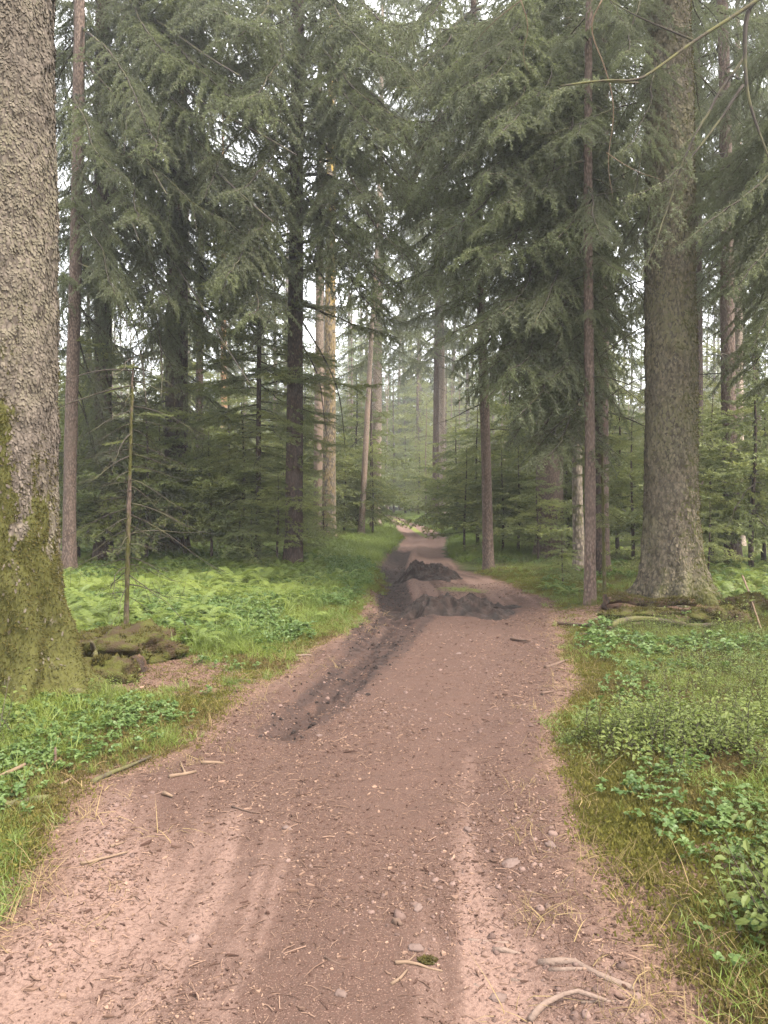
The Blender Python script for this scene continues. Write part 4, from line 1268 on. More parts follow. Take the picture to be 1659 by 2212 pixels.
# ---------------------------------------------------------------- the forest behind
big = [bough_arr(3.0, dr, 0.3, hg, 450 + k, sec_sp=0.13, sec_len=(0.4, 0.9), ter_sp=0.12, ter_len=(0.14, 0.32), nd_sp=0.04, nl=0.11, nw=0.045, r0=0.03, start=0.12, fine=False)
       for k, (dr, hg) in enumerate(((0.5, 0.9), (0.35, 0.8), (0.25, 0.6)))]
CROWNS = []
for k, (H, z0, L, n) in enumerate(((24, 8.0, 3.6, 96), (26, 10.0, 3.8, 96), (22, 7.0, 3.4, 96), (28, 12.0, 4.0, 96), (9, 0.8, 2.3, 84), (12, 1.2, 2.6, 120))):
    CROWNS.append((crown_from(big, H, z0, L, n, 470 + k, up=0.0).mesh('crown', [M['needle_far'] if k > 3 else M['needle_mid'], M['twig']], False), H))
TRUNKS = []
for k, (mat, H, r) in enumerate((('bark_brown', 24, 0.2), ('bark_tan', 26, 0.22), ('bark_pale', 22, 0.17), ('bark_dark', 28, 0.25), ('bark_tan', 12, 0.08), ('bark_brown', 16, 0.11))):
    o, *_r = trunk('trunk', M[mat], None, H, r, r * 0.7, H * 0.5, seed=60 + k, sides=10, dz=0.8, bend=0.05)
    TRUNKS.append(o.data)
    bpy.data.objects.remove(o)
occupied = [np.array(o.location[:2]) for o in COL.objects if o.parent is None and o.type == 'EMPTY']
n_far = 0
FG = {(-1, 0): 'slim spruce in the wood left of the path, among many alike', (1, 0): 'slim spruce in the wood right of the path, among many alike',
      (-1, 1): 'distant hazy spruce far behind the left side of the path', (1, 1): 'distant hazy spruce far behind the right side of the path',
      (-1, 2): 'bushy half grown spruce in the wood left of the path', (1, 2): 'bushy half grown spruce in the wood right of the path'}
frng = np.random.default_rng(77)
tries = 0
while n_far < 195 and tries < 12000:
    tries += 1
    Y = 25 + 85 * frng.uniform(0, 1) ** 0.85
    X = frng.uniform(-0.60, 0.60) * Y
    l, r = path_lr(np.array([Y]))
    sd = max(l[0] - X, X - r[0])
    if sd < (2.2 if Y < 30 else 1.3):
        continue
    k = frng.choice([0, 1, 2, 3, 4, 5], p=[0.10, 0.14, 0.08, 0.14, 0.34, 0.20])
    if 42 < Y < 84 and k < 4:
        k = 4
    if Y < 42 and frng.uniform() < 0.35:
        k = int(frng.integers(0, 4))
    gap = (1.9 if Y < 42 else 2.4) if k > 3 else 3.8
    if min(np.hypot(*(o - (X, Y))) for o in occupied) < gap:
        continue
    occupied.append(np.array([X, Y]))
    zone = 2 if k > 3 else (1 if Y > 60 else 0)
    sg = -1 if X < l[0] else 1
    lb = FG[(sg, zone)]
    t = thing('spruce_tree', lb, 'tree', (X, Y, hz(X, Y)), lb.split(',')[0] + 's', frng.uniform(0, 6.28))
    sc = frng.uniform(0.8, 1.2)
    if k > 3:
        sc *= frng.uniform(0.75, 1.25) * (0.8 if abs(X) < 8 and Y < 62 else 1 + max(0, Y - 60) / 60)
    t.scale = (sc, sc, sc)
    link('trunk', TRUNKS[k], t)
    link('crown', CROWNS[k][0], t)
    n_far += 1
n_b = 0
while n_b < 84:
    Y = frng.uniform(86, 116)
    X = frng.uniform(-0.56, 0.56) * Y
    l, r = path_lr(np.array([Y]))
    if max(l[0] - X, X - r[0]) < 1.5 or min(np.hypot(*(o - (X, Y))) for o in occupied) < 2.6:
        continue
    occupied.append(np.array([X, Y]))
    lb = FG[(-1 if X < l[0] else 1, 1)]
    t = thing('spruce_tree', lb, 'tree', (X, Y, hz(X, Y)), lb.split(',')[0] + 's', frng.uniform(0, 6.28))
    sc = frng.uniform(1.7, 2.5)
    t.scale = (sc * 1.35, sc * 1.35, sc)
    link('trunk', TRUNKS[5], t)
    link('crown', CROWNS[5][0], t)
    n_b += 1
for X, Y, k, sc, lb in ((0.9, 69, 5, 0.95, 'dense half grown spruce straight behind the end of the path'), (3.2, 72, 4, 1.0, 'half grown spruce just right of the end of the path'),
                        (-1.8, 86, 5, 1.3, 'tall spruce left behind the end of the path'), (2.0, 94, 2, 1.5, 'pale spruce far behind the end of the path'), (5.0, 60, 5, 0.9, 'bushy half grown spruce right of the path before its end')):
    t = thing('spruce_tree', lb, 'tree', (X, Y, hz(X, Y)), None, X)
    t.scale = (sc, sc, sc)
    link('trunk', TRUNKS[k], t)
    link('crown', CROWNS[k][0], t)
n_y = 0
while n_y < 80:
    Y = 19 + 45 * frng.uniform(0, 1)
    X = frng.uniform(-0.58, 0.58) * Y
    l, r = path_lr(np.array([Y]))
    if max(l[0] - X, X - r[0]) < 1.2:
        continue
    sg = 'left' if X < l[0] else 'right'
    t = thing('young_spruce', f'light green young spruce growing in the shade {sg} of the path', 'young spruce', (X, Y, hz(X, Y)), f'young spruces in the wood {sg} of the path', frng.uniform(0, 6.28))
    k = frng.integers(0, 3)
    sc = frng.uniform(0.8, 1.5)
    t.scale = (sc, sc, sc)
    link('trunk', YOUNG[k][0], t)
    link('crown', YOUNG[k][1], t)
    n_y += 1
# two pines with orange bark high up
for px, y_d, lb in ((485, 52, 'tall pine with orange upper bark in the gap at upper left'), (1588, 50, 'tall pine with orange upper bark at upper right')):
    p = at(px, 1130, y_d)
    t = thing('pine_tree', lb, 'tree', (p[0], y_d, hz(p[0], y_d)))
    trunk('trunk', M['bark_pine'], t, 30, 0.24, 0.17, 20, seed=80 + int(y_d), sides=14, dz=0.6)
    link('crown', CROWNS[3][0], t, (0, 0, 6.0)).scale = (0.8, 0.8, 0.9)


# ---------------------------------------------------------------- damp forest air
HAZE = 0.0013
hm = bpy.data.materials.new('haze')
hm.use_nodes = True
hm.node_tree.nodes.clear()
h_out = hm.node_tree.nodes.new('ShaderNodeOutputMaterial')
h_vol = hm.node_tree.nodes.new('ShaderNodeVolumePrincipled')
h_vol.inputs['Color'].default_value = (0.90, 0.93, 0.95, 1)
h_vol.inputs['Density'].default_value = HAZE
h_vol.inputs['Anisotropy'].default_value = 0.2
hm.node_tree.links.new(h_vol.outputs[0], h_out.inputs['Volume'])
mb = MB()
X0, X1, Y0, Y1, Z0, Z1 = -330, 330, -70, 430, -2.5, 48
mb.add([(X0, Y0, Z0), (X1, Y0, Z0), (X1, Y1, Z0), (X0, Y1, Z0), (X0, Y0, Z1), (X1, Y0, Z1), (X1, Y1, Z1), (X0, Y1, Z1)],
       [[0, 3, 2, 1], [4, 5, 6, 7], [0, 1, 5, 4], [1, 2, 6, 5], [2, 3, 7, 6], [3, 0, 4, 7]])
tag(mb.obj('haze', [hm], None, False), 'thin damp forest air between the trees', 'haze', None, 'stuff')

# ---------------------------------------------------------------- scattered ground cover (instances)
PROTO = bpy.data.collections.new('ground_cover_pieces')


def proto(mb, mats, name, smooth=False):
    o = bpy.data.objects.new(name, mb.mesh(name, mats, smooth))
    return o


def scatter(name, P, rot, scl, which, protos, label, cat):
    c = bpy.data.collections.new(name + '_pieces')
    for k, o in enumerate(protos):
        o.name = f'{name}_{k:02d}'
        c.objects.link(o)
    me = bpy.data.meshes.new(name)
    me.vertices.add(len(P))
    me.vertices.foreach_set('co', np.asarray(P, np.float32).ravel())
    for nm, typ, key, v in (('rot', 'FLOAT_VECTOR', 'vector', rot), ('scl', 'FLOAT', 'value', scl), ('which', 'INT', 'value', which)):
        a = me.attributes.new(nm, typ, 'POINT')
        a.data.foreach_set(key, np.asarray(v, np.int32 if typ == 'INT' else np.float32).ravel())
    o = link(name, me)
    tag(o, label, cat, None, 'stuff')
    ng = bpy.data.node_groups.new(name, 'GeometryNodeTree')
    ng.interface.new_socket('Geometry', in_out='INPUT', socket_type='NodeSocketGeometry')
    ng.interface.new_socket('Geometry', in_out='OUTPUT', socket_type='NodeSocketGeometry')
    nd = ng.nodes.new
    gi, go, ip, ci = nd('NodeGroupInput'), nd('NodeGroupOutput'), nd('GeometryNodeInstanceOnPoints'), nd('GeometryNodeCollectionInfo')
    ci.inputs['Collection'].default_value = c
    ci.inputs['Separate Children'].default_value = True
    ci.inputs['Reset Children'].default_value = True
    ip.inputs['Pick Instance'].default_value = True

    def na(nm, typ):
        a = nd('GeometryNodeInputNamedAttribute')
        a.data_type = typ
        a.inputs['Name'].default_value = nm
        return a.outputs[0]
    e2r = nd('FunctionNodeEulerToRotation')
    L = ng.links.new
    L(na('rot', 'FLOAT_VECTOR'), e2r.inputs[0])
    L(gi.outputs[0], ip.inputs['Points'])
    L(ci.outputs[0], ip.inputs['Instance'])
    L(na('which', 'INT'), ip.inputs['Instance Index'])
    L(e2r.outputs[0], ip.inputs['Rotation'])
    L(na('scl', 'FLOAT'), ip.inputs['Scale'])
    L(ip.outputs[0], go.inputs[0])
    md = o.modifiers.new('scatter', 'NODES')
    md.node_group = ng
    return o


def blades(mb, n, hgt, spread, width, rng, mat=0, bend=0.6, flop=0.0):
    for k in range(n):
        a = rng.uniform(0, 6.28)
        r = spread * rng.uniform(0, 1) ** 0.7
        h = hgt * rng.uniform(0.5, 1.1)
        d = np.array([math.cos(a), math.sin(a), 0])
        b = np.array([rng.normal() * spread * 0.5, rng.normal() * spread * 0.5, -0.02])
        t = np.linspace(0, 1, 4)[:, None]
        be = bend * rng.uniform(0.4, 1.3)
        ln = b + d * (h * be * t ** 2) + np.array([0, 0, 1]) * h * (t - flop * t ** 2.2)
        s = np.array([-d[1], d[0], 0]) * width * rng.uniform(0.7, 1.2) * 0.5
        w = np.array([1, 0.85, 0.55, 0.08])[:, None]
        V = np.concatenate([ln - s * w, ln + s * w])
        mb.add(V, [[0, 4, 5, 1], [1, 5, 6, 2], [2, 6, 7, 3]], mat)


def leaf(mb, p, d, L, W, rng, mat=0, cup=0.25):
    """small folded oval leaf: six vertices, four faces"""
    s = unit(np.cross(d, np.array([0, 0, 1.0]) + 0.25 * rng.normal(size=3)))
    n = np.cross(s, d)
    q = [p, p + d * L * 0.35 - s * W * 0.5 + n * cup * W, p + d * L * 0.35 + s * W * 0.5 + n * cup * W, p + d * L * 0.75 - s * W * 0.36 + n * cup * W * 0.7,
         p + d * L * 0.75 + s * W * 0.36 + n * cup * W * 0.7, p + d * L - n * 0.1 * L, p + d * L * 0.5]
    mb.add(q, [[0, 6, 1], [0, 2, 6], [1, 6, 3], [6, 2, 4], [3, 6, 5], [6, 4, 5]], mat)


prng = np.random.default_rng(31)
P_grass = []
for k in range(4):
    mb = MB()
    blades(mb, 16, (0.22, 0.28, 0.2, 0.34)[k], 0.05, 0.0055, prng, 0, 0.75, 0.35)
    P_grass.append(proto(mb, [M['grass']], 'grass_tuft'))
P_short = []
for k in range(3):
    mb = MB()
    blades(mb, 20, 0.10, 0.05, 0.004, prng, 0, 0.8, 0.3)
    P_short.append(proto(mb, [M['grass']], 'short_tuft'))
P_dry = []
for k in range(2):
    mb = MB()
    blades(mb, 9, 0.13, 0.06, 0.0035, prng, 0, 1.3, 0.5)
    P_dry.append(proto(mb, [M['dry_grass']], 'dry_tuft'))
P_bil = []
for k in range(4):
    mb = MB()
    for st in range(3):
        a = prng.uniform(0, 6.28)
        top = np.array([math.cos(a) * 0.09, math.sin(a) * 0.09, prng.uniform(0.14, 0.26)])
        b = np.array([prng.normal() * 0.03, prng.normal() * 0.03, -0.02])
        prisms(mb, b[None], (b + top)[None], 0.002, 0.001, 1)
        for q in range(11):
            f = 0.25 + 0.75 * q / 10
            p = b + top * f
            aa = a + (1 if q % 2 else -1) * prng.uniform(0.6, 1.6) + prng.normal() * 0.4
            d = unit(np.array([math.cos(aa), math.sin(aa), prng.uniform(-0.1, 0.5)]))
            p2 = p + d * prng.uniform(0.015, 0.06)
            leaf(mb, p2, d, prng.uniform(0.022, 0.034), prng.uniform(0.013, 0.019), prng)
    P_bil.append(proto(mb, [M['bilberry'], M['twig']], 'bilberry_sprig'))
P_herb = []
for k in range(3):
    mb = MB()
    for st in range(4):
        a = prng.uniform(0, 6.28)
        b = np.array([prng.normal() * 0.04, prng.normal() * 0.04, -0.01])
        top = b + np.array([math.cos(a) * 0.03, math.sin(a) * 0.03, prng.uniform(0.05, 0.11)])
        prisms(mb, b[None], top[None], 0.0012, 0.0008, 0)
        for q in range(3):
            aa = a + q * 2.09
            leaf(mb, top, unit(np.array([math.cos(aa), math.sin(aa), 0.1 + prng.normal() * 0.2])), 0.034, 0.030, prng)
    P_herb.append(proto(mb, [M['herb']], 'herb'))
P_moss = []
for k in range(3):
    mb = MB()
    n = 46
    b = np.stack([prng.normal(size=n) * 0.035, prng.normal(size=n) * 0.035, np.full(n, -0.008)], -1)
    d = unit(np.stack([prng.normal(size=n) * 0.6, prng.normal(size=n) * 0.6, np.ones(n)], -1))
    s = unit(np.cross(d, prng.normal(size=(n, 3)))) * 0.004
    L = prng.uniform(0.010, 0.022, (n, 1))
    mb.add(np.stack([b - s, b + s, b + d * L], 1).reshape(-1, 3), np.arange(n * 3).reshape(-1, 3))
    P_moss.append(proto(mb, [M['moss_tuft']], 'moss_tuft'))


def frond(mb, L, rng, mat=0, arch=0.5, n=20):
    t = np.linspace(0, 1, n + 1)
    ln = np.stack([L * t * (1 - 0.2 * arch * t), 0.03 * L * np.sin(t * 3), L * (0.75 * t - arch * 1.15 * t ** 2.4)], -1)
    d = unit(np.gradient(ln, axis=0))
    prisms(mb, ln[:-1], ln[1:], 0.0025, 0.002, mat)
    for k in range(1, n + 1):
        f = t[k]
        pl = L * 0.21 * math.sin(math.pi * min(0.97, 0.18 + 0.80 * f)) * (1.0 if f > 0.15 else 0.3)
        for sg in (-1, 1):
            sd = unit(np.array([0.45, sg, -0.12 + rng.normal() * 0.08]))
            p = ln[k]
            w = L / n * 0.36
            e = p + sd * pl
            m = p + sd * pl * 0.55 + np.array([0, 0, 0.012])
            mb.add([p - d[k] * w, p + d[k] * w, m + d[k] * w * 0.8, m - d[k] * w * 0.8, e], [[0, 1, 2, 3]], mat)
            mb.T.append(np.array([[3, 2, 4]]) + mb.n - 5)
            mb.mt.append(np.array([mat]))


FROND = []
for k in range(4):
    mb = MB()
    frond(mb, 0.62, prng, 0, (0.45, 0.6, 0.75, 0.55)[k])
    FROND.append(mb.arrays())
P_fern = []
for k in range(3):
    mb = MB()
    for q in range(6):
        mb.merge(FROND[prng.integers(4)], rot_xyz(q * 1.05 + prng.uniform(-0.3, 0.3), prng.uniform(-0.25, 0.15)) * prng.uniform(0.6, 1.0))
    P_fern.append(proto(mb, [M['fern']], 'fern_clump'))


def ground_points(n, y0, y1, rng, power=1.0, half=0.60, margin=1.2):
    Y = y0 + (y1 - y0) * rng.uniform(0, 1, n) ** power
    X = rng.uniform(-1, 1, n) * (half * Y + margin)
    return X, Y


def place(X, Y, keep):
    X, Y = X[keep], Y[keep]
    return np.stack([X, Y, height(X, Y)], -1)


def rots(n, rng, tilt=0.25):
    return np.stack([rng.normal(size=n) * tilt, rng.normal(size=n) * tilt, rng.uniform(0, 6.28, n)], -1)


def litter_mask(X, Y):
    m = np.zeros_like(X)
    for c, rx, ry in LITTER[:3]:
        m = np.maximum(m, 1 - sstep(0.6, 1.1, np.hypot((X - c[0]) / rx, (Y - c[1]) / ry)))
    return m


g = np.random.default_rng(91)
wob = lambda X, Y: 0.30 * (fbm(X * 1.7, Y * 1.7, 0, 5, 3) - 0.5)

# grass: thick to the left of the path, thinner on the right and along both edges
X, Y = ground_points(230000, 1.5, 45, g, 1.25)
s = path_s(X, Y) + wob(X, Y)
l, r = path_lr(Y)
left = X < l
clump = fbm(X * 0.9, Y * 0.9, 0, 51, 3)
dens = np.where(left, 0.25 + 0.75 * sstep(0.40, 0.60, clump), 0.12 + 0.35 * sstep(0.5, 0.65, clump))
dens = np.where(left & (Y > 7.5), 0.3 + 0.5 * sstep(0.40, 0.58, clump) * sstep(2.6, 0.4, s), dens)
dens *= sstep(0.02, 0.35, s) * (1 - litter_mask(X, Y)) * np.where(~left & (Y > 8.5) & (Y < 13) & (s < 1.2), 0.3, 1)
dens = np.where(~left, dens * np.where(Y < 9, np.where(Y < 3.6, 0.05, 0.16), 0.35), dens)
dens = dens * sstep(45, 22, Y)
P = place(X, Y, g.uniform(0, 1, len(X)) < dens)
lP = P[:, 0] < path_lr(P[:, 1])[0]
sc = g.lognormal(-0.15, 0.33, len(P)) * np.where(P[:, 1] < 7.0, np.where(lP, 0.5, 0.42), np.where(lP, 0.78, 0.5)) * (0.55 + 0.45 * sstep(0.1, 0.9, path_s(P[:, 0], P[:, 1])))
scatter('grass', P, rots(len(P), g, 0.2), sc, g.integers(0, 4, len(P)), P_grass, 'bright green woodland grass covering the verge beside the path', 'grass')

X2, Y2 = ground_points(60000, 18, 78, g, 1.0, 0.0, 5.0)
l2, r2 = path_lr(Y2)
X2 = X2 + (l2 + r2) / 2
s2 = path_s(X2, Y2)
P = place(X2, Y2, (g.uniform(0, 1, len(X2)) < 0.9 * sstep(0.0, 0.3, s2) * sstep(4.2, 1.5, s2)))
scatter('verge_grass', P, rots(len(P), g, 0.2), g.uniform(0.7, 1.3, len(P)), g.integers(0, 4, len(P)), [o.copy() for o in P_grass], 'light green grass lining the far part of the path', 'grass')
X, Y = ground_points(90000, 1.4, 16, g, 1.3)
s = path_s(X, Y) + wob(X, Y)
l, r = path_lr(Y)
left = X < l
cl = fbm(X * 1.6, Y * 1.6, 0, 57, 3)
dens = sstep(-0.06, 0.3, s) * sstep(0.38, 0.58, cl) * (1 - litter_mask(X, Y)) * np.where(left, 0.9, np.where(Y < 3.8, 0.15, 0.4))
P = place(X, Y, g.uniform(0, 1, len(X)) < dens)
scatter('short_grass', P, rots(len(P), g, 0.3), g.uniform(0.6, 1.3, len(P)), g.integers(0, 3, len(P)), P_short, 'short thin grass growing at the edges of the path', 'grass')

X, Y = ground_points(260000, 1.4, 16, g, 1.35)
s = path_s(X, Y) + wob(X, Y)
mo = fbm(X * 1.1, Y * 1.1, 0, 63, 3)
dens = sstep(0.0, 0.3, s) * (0.35 + 0.65 * sstep(0.4, 0.6, mo)) * (1 - 0.8 * litter_mask(X, Y))
P = place(X, Y, g.uniform(0, 1, len(X)) < dens)
scatter('moss_carpet', P, rots(len(P), g, 0.15), g.uniform(0.7, 1.6, len(P)), g.integers(0, 3, len(P)), P_moss, 'yellow green moss carpet between the grass and low shrubs', 'moss')

X, Y = ground_points(95000, 1.5, 20, g, 1.25)
s = path_s(X, Y) + wob(X, Y)
l, r = path_lr(Y)
bl = fbm(X * 0.8, Y * 0.8, 0, 67, 3)
dens = np.where(X > r, sstep(0.15, np.where(Y < 4, 0.8, 1.3), s + 1.0 * (bl - 0.5)) * sstep(0.2, 0.6, bl) * np.where(Y > 5, 0.55, 1.0), 0.22 * sstep(0.5, 1.0, s) * sstep(0.5, 0.62, bl)) * (1 - litter_mask(X, Y))
P = place(X, Y, g.uniform(0, 1, len(X)) < dens)
scatter('bilberry', P, rots(len(P), g, 0.2), g.lognormal(-0.12, 0.3, len(P)) * np.where(P[:, 1] > 5, 0.5, 0.85), g.integers(0, 4, len(P)), P_bil, 'leafy bilberry shrubs covering the bank right of the path', 'bilberry')

X, Y = ground_points(90000, 1.5, 18, g, 1.1)
s = path_s(X, Y) + wob(X, Y)
l, r = path_lr(Y)
hb = fbm(X * 1.2, Y * 1.2, 0, 73, 3)
dens = sstep(0.15, 0.5, s) * sstep(0.42, 0.6, hb) * np.where(X < l, np.where(Y > 7, 0.9, 0.55), 0.25) * (1 - litter_mask(X, Y))
P = place(X, Y, g.uniform(0, 1, len(X)) < dens)
scatter('herbs', P, rots(len(P), g, 0.2), g.uniform(0.4, 0.85, len(P)) * np.where(P[:, 1] > 7, 1.5, 1), g.integers(0, 3, len(P)), P_herb, 'small three leaved herbs growing low in the grass left of the path', 'herbs')

X, Y = ground_points(26000, 7.2, 40, g, 1.1)
s = path_s(X, Y)
l, r = path_lr(Y)
fb = fbm(X * 0.5, Y * 0.5, 0, 79, 3)
dens = np.where(X < l, sstep(0.6, 1.5, s) * (0.45 + 0.5 * sstep(0.42, 0.6, fb)), 0.22 * sstep(1.5, 3, s) * sstep(0.45, 0.6, fb))
dens = dens * np.where((Y > 10) | (X < l - 1.2), 1, 0.3) * (1 - litter_mask(X, Y)) * sstep(40, 25, Y)
P = place(X, Y, g.uniform(0, 1, len(X)) < dens)
scatter('fern_thicket', P, rots(len(P), g, 0.15), g.uniform(0.35, 0.75, len(P)), g.integers(0, 3, len(P)), P_fern, 'low fern thicket spreading under the trees left of the path', 'ferns')

# litter: bark chips, needles, twigs and grit on the path and its edges
P_chip = []
for k in range(4):
    mb = MB()
    a = np.sort(prng.uniform(0, 6.28, 5))
    rr = prng.uniform(0.5, 1.0, 5)
    L, W = ((0.011, 0.006), (0.016, 0.005), (0.008, 0.007), (0.02, 0.004))[k]
    top = np.stack([np.cos(a) * rr * L, np.sin(a) * rr * W, np.full(5, 0.0025) + prng.uniform(0, 0.003, 5)], -1)
    bot = top - np.array([0, 0, 0.004])
    mb.add(np.concatenate([top, bot, top.mean(0, keepdims=True) + [[0, 0, 0.0015]]]), [[q, (q + 1) % 5, 10] for q in range(5)])
    mb.Q.append(np.array([[q + 5, (q + 1) % 5 + 5, (q + 1) % 5, q] for q in range(5)]))
    mb.mq.append(np.zeros(5, int))
    P_chip.append(proto(mb, [M['chip']], 'chip'))
for k in range(2):
    mb = MB()
    ln = np.array([[-0.02, 0, 0.002], [0, 0.002 * k, 0.004], [0.02, -0.001, 0.002]])
    tube(mb, ln, 0.0011, 4)
    P_chip.append(proto(mb, [M['chip']], 'needle'))
P_peb = []
for k in range(3):
    mb = MB()
    u, v = np.meshgrid(np.arange(7) / 7 * 6.283, np.linspace(0.15, 2.9, 5))
    rr = prng.uniform(0.75, 1.15, u.shape)
    V = np.stack([np.sin(v) * np.cos(u) * rr * 0.009, np.sin(v) * np.sin(u) * rr * 0.007, np.cos(v) * 0.005 * rr], -1).reshape(-1, 3)
    ii = np.arange(35).reshape(5, 7)
    q = np.stack([ii[:-1], ii[1:], np.roll(ii, -1, 1)[1:], np.roll(ii, -1, 1)[:-1]], -1).reshape(-1, 4)
    mb.add(V, q)
    P_peb.append(proto(mb, [M['pebble']], 'pebble', True))
X, Y = ground_points(190000, 1.6, 14, g, 1.5, 0.5, 0.6)
s = path_s(X, Y) + wob(X, Y)
cl = fbm(X * 1.5, Y * 1.0, 0, 83, 3)
dens = np.where(s < 0.3, 0.24 + 0.55 * sstep(0.44, 0.62, cl) + 0.3 * np.exp(-(s / 0.3) ** 2), 0) + litter_mask(X, Y) * 0.9
dens = dens * (1 - 0.75 * mud_mask(X, Y))
P = place(X, Y, g.uniform(0, 1, len(X)) < dens)
sc = g.lognormal(-0.45, 0.42, len(P)) * (0.8 + 0.06 * P[:, 1])
scatter('litter', P, rots(len(P), g, 0.25), sc, g.integers(0, 6, len(P)), P_chip, 'bark chips, dry needles and twig bits strewn over the path', 'litter')
P_clod = []
for k in range(3):
    mb = MB()
    u, v = np.meshgrid(np.arange(9) / 9 * 6.283, np.linspace(0.1, 3.0, 7))
    rr = prng.uniform(0.6, 1.3, u.shape)
    V = np.stack([np.sin(v) * np.cos(u) * rr * 0.03, np.sin(v) * np.sin(u) * rr * 0.024, np.cos(v) * 0.02 * rr], -1).reshape(-1, 3)
    ii = np.arange(63).reshape(7, 9)
    mb.add(V, np.stack([ii[:-1], ii[1:], np.roll(ii, -1, 1)[1:], np.roll(ii, -1, 1)[:-1]], -1).reshape(-1, 4))
    P_clod.append(proto(mb, [M['mud']], 'clod', True))
X, Y = ground_points(60000, 4.5, 19, g, 1.0, 0.12, 0.6)
P = place(X, Y, g.uniform(0, 1, len(X)) < 0.16 * mud_mask(X, Y) ** 2)
for c, rx, ry, H_ in HEAPS:
    P[:, 2] += 0.55 * H_ * sstep(1.0, 0.4, np.hypot((P[:, 0] - c[0]) / rx, (P[:, 1] - c[1]) / ry))
scatter('mud_clods', P, rots(len(P), g, 0.8), g.lognormal(-1.25, 0.5, len(P)), g.integers(0, 3, len(P)), P_clod, 'dark mud clods thrown up along the rut and heaps', 'mud')
X, Y = ground_points(22000, 1.6, 9, g, 1.5, 0.5, 0.6)
s = path_s(X, Y)
cl = fbm(X * 1.3, Y * 1.3, 0, 87, 2)
P = place(X, Y, (g.uniform(0, 1, len(X)) < 0.5 * sstep(0.4, 0.62, cl)) & (s < -0.1))
scatter('gravel', P, rots(len(P), g, 0.3), g.lognormal(0, 0.45, len(P)) * 0.9, g.integers(0, 3, len(P)), P_peb, 'small pinkish grit bedded in the path surface', 'gravel')
X, Y = ground_points(30000, 1.6, 10, g, 1.3)
s = path_s(X, Y) + wob(X, Y)
dens = 0.16 * np.exp(-((s - 0.1) / 0.3) ** 2)
P = place(X, Y, g.uniform(0, 1, len(X)) < dens)
scatter('dry_grass', P, rots(len(P), g, 0.5), g.uniform(0.5, 1.1, len(P)), g.integers(0, 2, len(P)), P_dry, 'withered straw coloured grass along the path edges', 'grass')

# ---------------------------------------------------------------- single ferns that can be picked out
FRM = []
for k in range(4):
    mb = MB()
    frond(mb, 0.62, prng, 0, (0.45, 0.6, 0.75, 0.55)[k])
    FRM.append(mb.mesh('frond', [M['fern']], False))
for px, py, sc, lb in ((560, 1262, 1.0, 'arching fern at the tree line, right one of the pair left of the dark trunk'), (510, 1265, 1.1, 'arching fern at the tree line, left one of the pair left of the dark trunk'),
                       (440, 1290, 0.9, 'fern rising above the grass in front of the low bushy spruce'), (345, 1300, 0.9, 'fern right of the bare sapling'),
                       (225, 1330, 0.9, 'fern between the left giant and the bare sapling'), (185, 1350, 0.8, 'fern close against the left giant trunk'),
                       (400, 1345, 0.7, 'small fern in the middle of the grassy patch'), (310, 1350, 0.75, 'small fern just right of the sapling foot'),
                       (1230, 1285, 0.6, 'greyish fern beside the slender brown trunk'), (1185, 1275, 0.6, 'greyish fern on the bank where the path bends right')):
    b = gp(px, py)
    t = thing('fern', lb, 'fern', tuple(b), 'single ferns')
    for q in range(8):
        f = link('frond', FRM[q % 4], t)
        f.rotation_euler = (RNG.uniform(-0.2, 0.2), RNG.uniform(-0.3, 0.1), q * 0.785 + RNG.uniform(-0.3, 0.3))
        f.scale = [sc * RNG.uniform(0.75, 1.1)] * 3


# ---------------------------------------------------------------- sticks, roots, stones and rotten wood
def stick(px, r, label, mat='stick', lift=None, group=None, forks=(), name='stick', cat='stick', seed=0):
    P = []
    for q, (x, y) in enumerate(px):
        p = gp(x, y)
        p[2] += (lift[q] if lift else 0.0) + r * 0.7
        P.append(p)
    P = np.array(P)
    base = P.mean(0)
    base[2] = hz(base[0], base[1])
    mb = MB()
    line, s = smooth_line(P - base, 0.04)
    rng = np.random.default_rng(seed + 1000 + int(px[0][0]))
    n = len(line)
    root = name == 'exposed_root'
    tube(mb, line + np.cumsum(rng.normal(size=line.shape) * (0.004 if root else 0.0015), 0) - np.array([0, 0, r * 0.95 if root else 0]),
         r * (1 - 0.45 * s / s[-1]) * (0.8 + 0.5 * noise(s * 14, 0.3, seed + px[0][0] * 0.1) + rng.uniform(-0.1, 0.1, n)), 9)
    V0 = mb.V[0]
    V0 += ((fbm(V0[:, 0] * 45, V0[:, 1] * 45, V0[:, 2] * 45, 7, 3) - 0.5) * r * (0.9 if root else 0.35))[:, None] * unit(V0 - V0.mean(0) * np.array([1, 1, 0]))
    o = tag(mb.obj(name, [M[mat]], None, True, tuple(base)), label, cat, group)
    for f in forks:
        Q = np.array([gp(x, y) for x, y in f]) - base
        Q[:, 2] += r * (0.0 if name == 'exposed_root' else 0.8)
        m2 = MB()
        ln, s2 = smooth_line(Q, 0.04)
        tube(m2, ln, r * 0.6 * (1 - 0.5 * s2 / s2[-1]), 6)
        m2.obj('side_twig', [M[mat]], o)
    return o


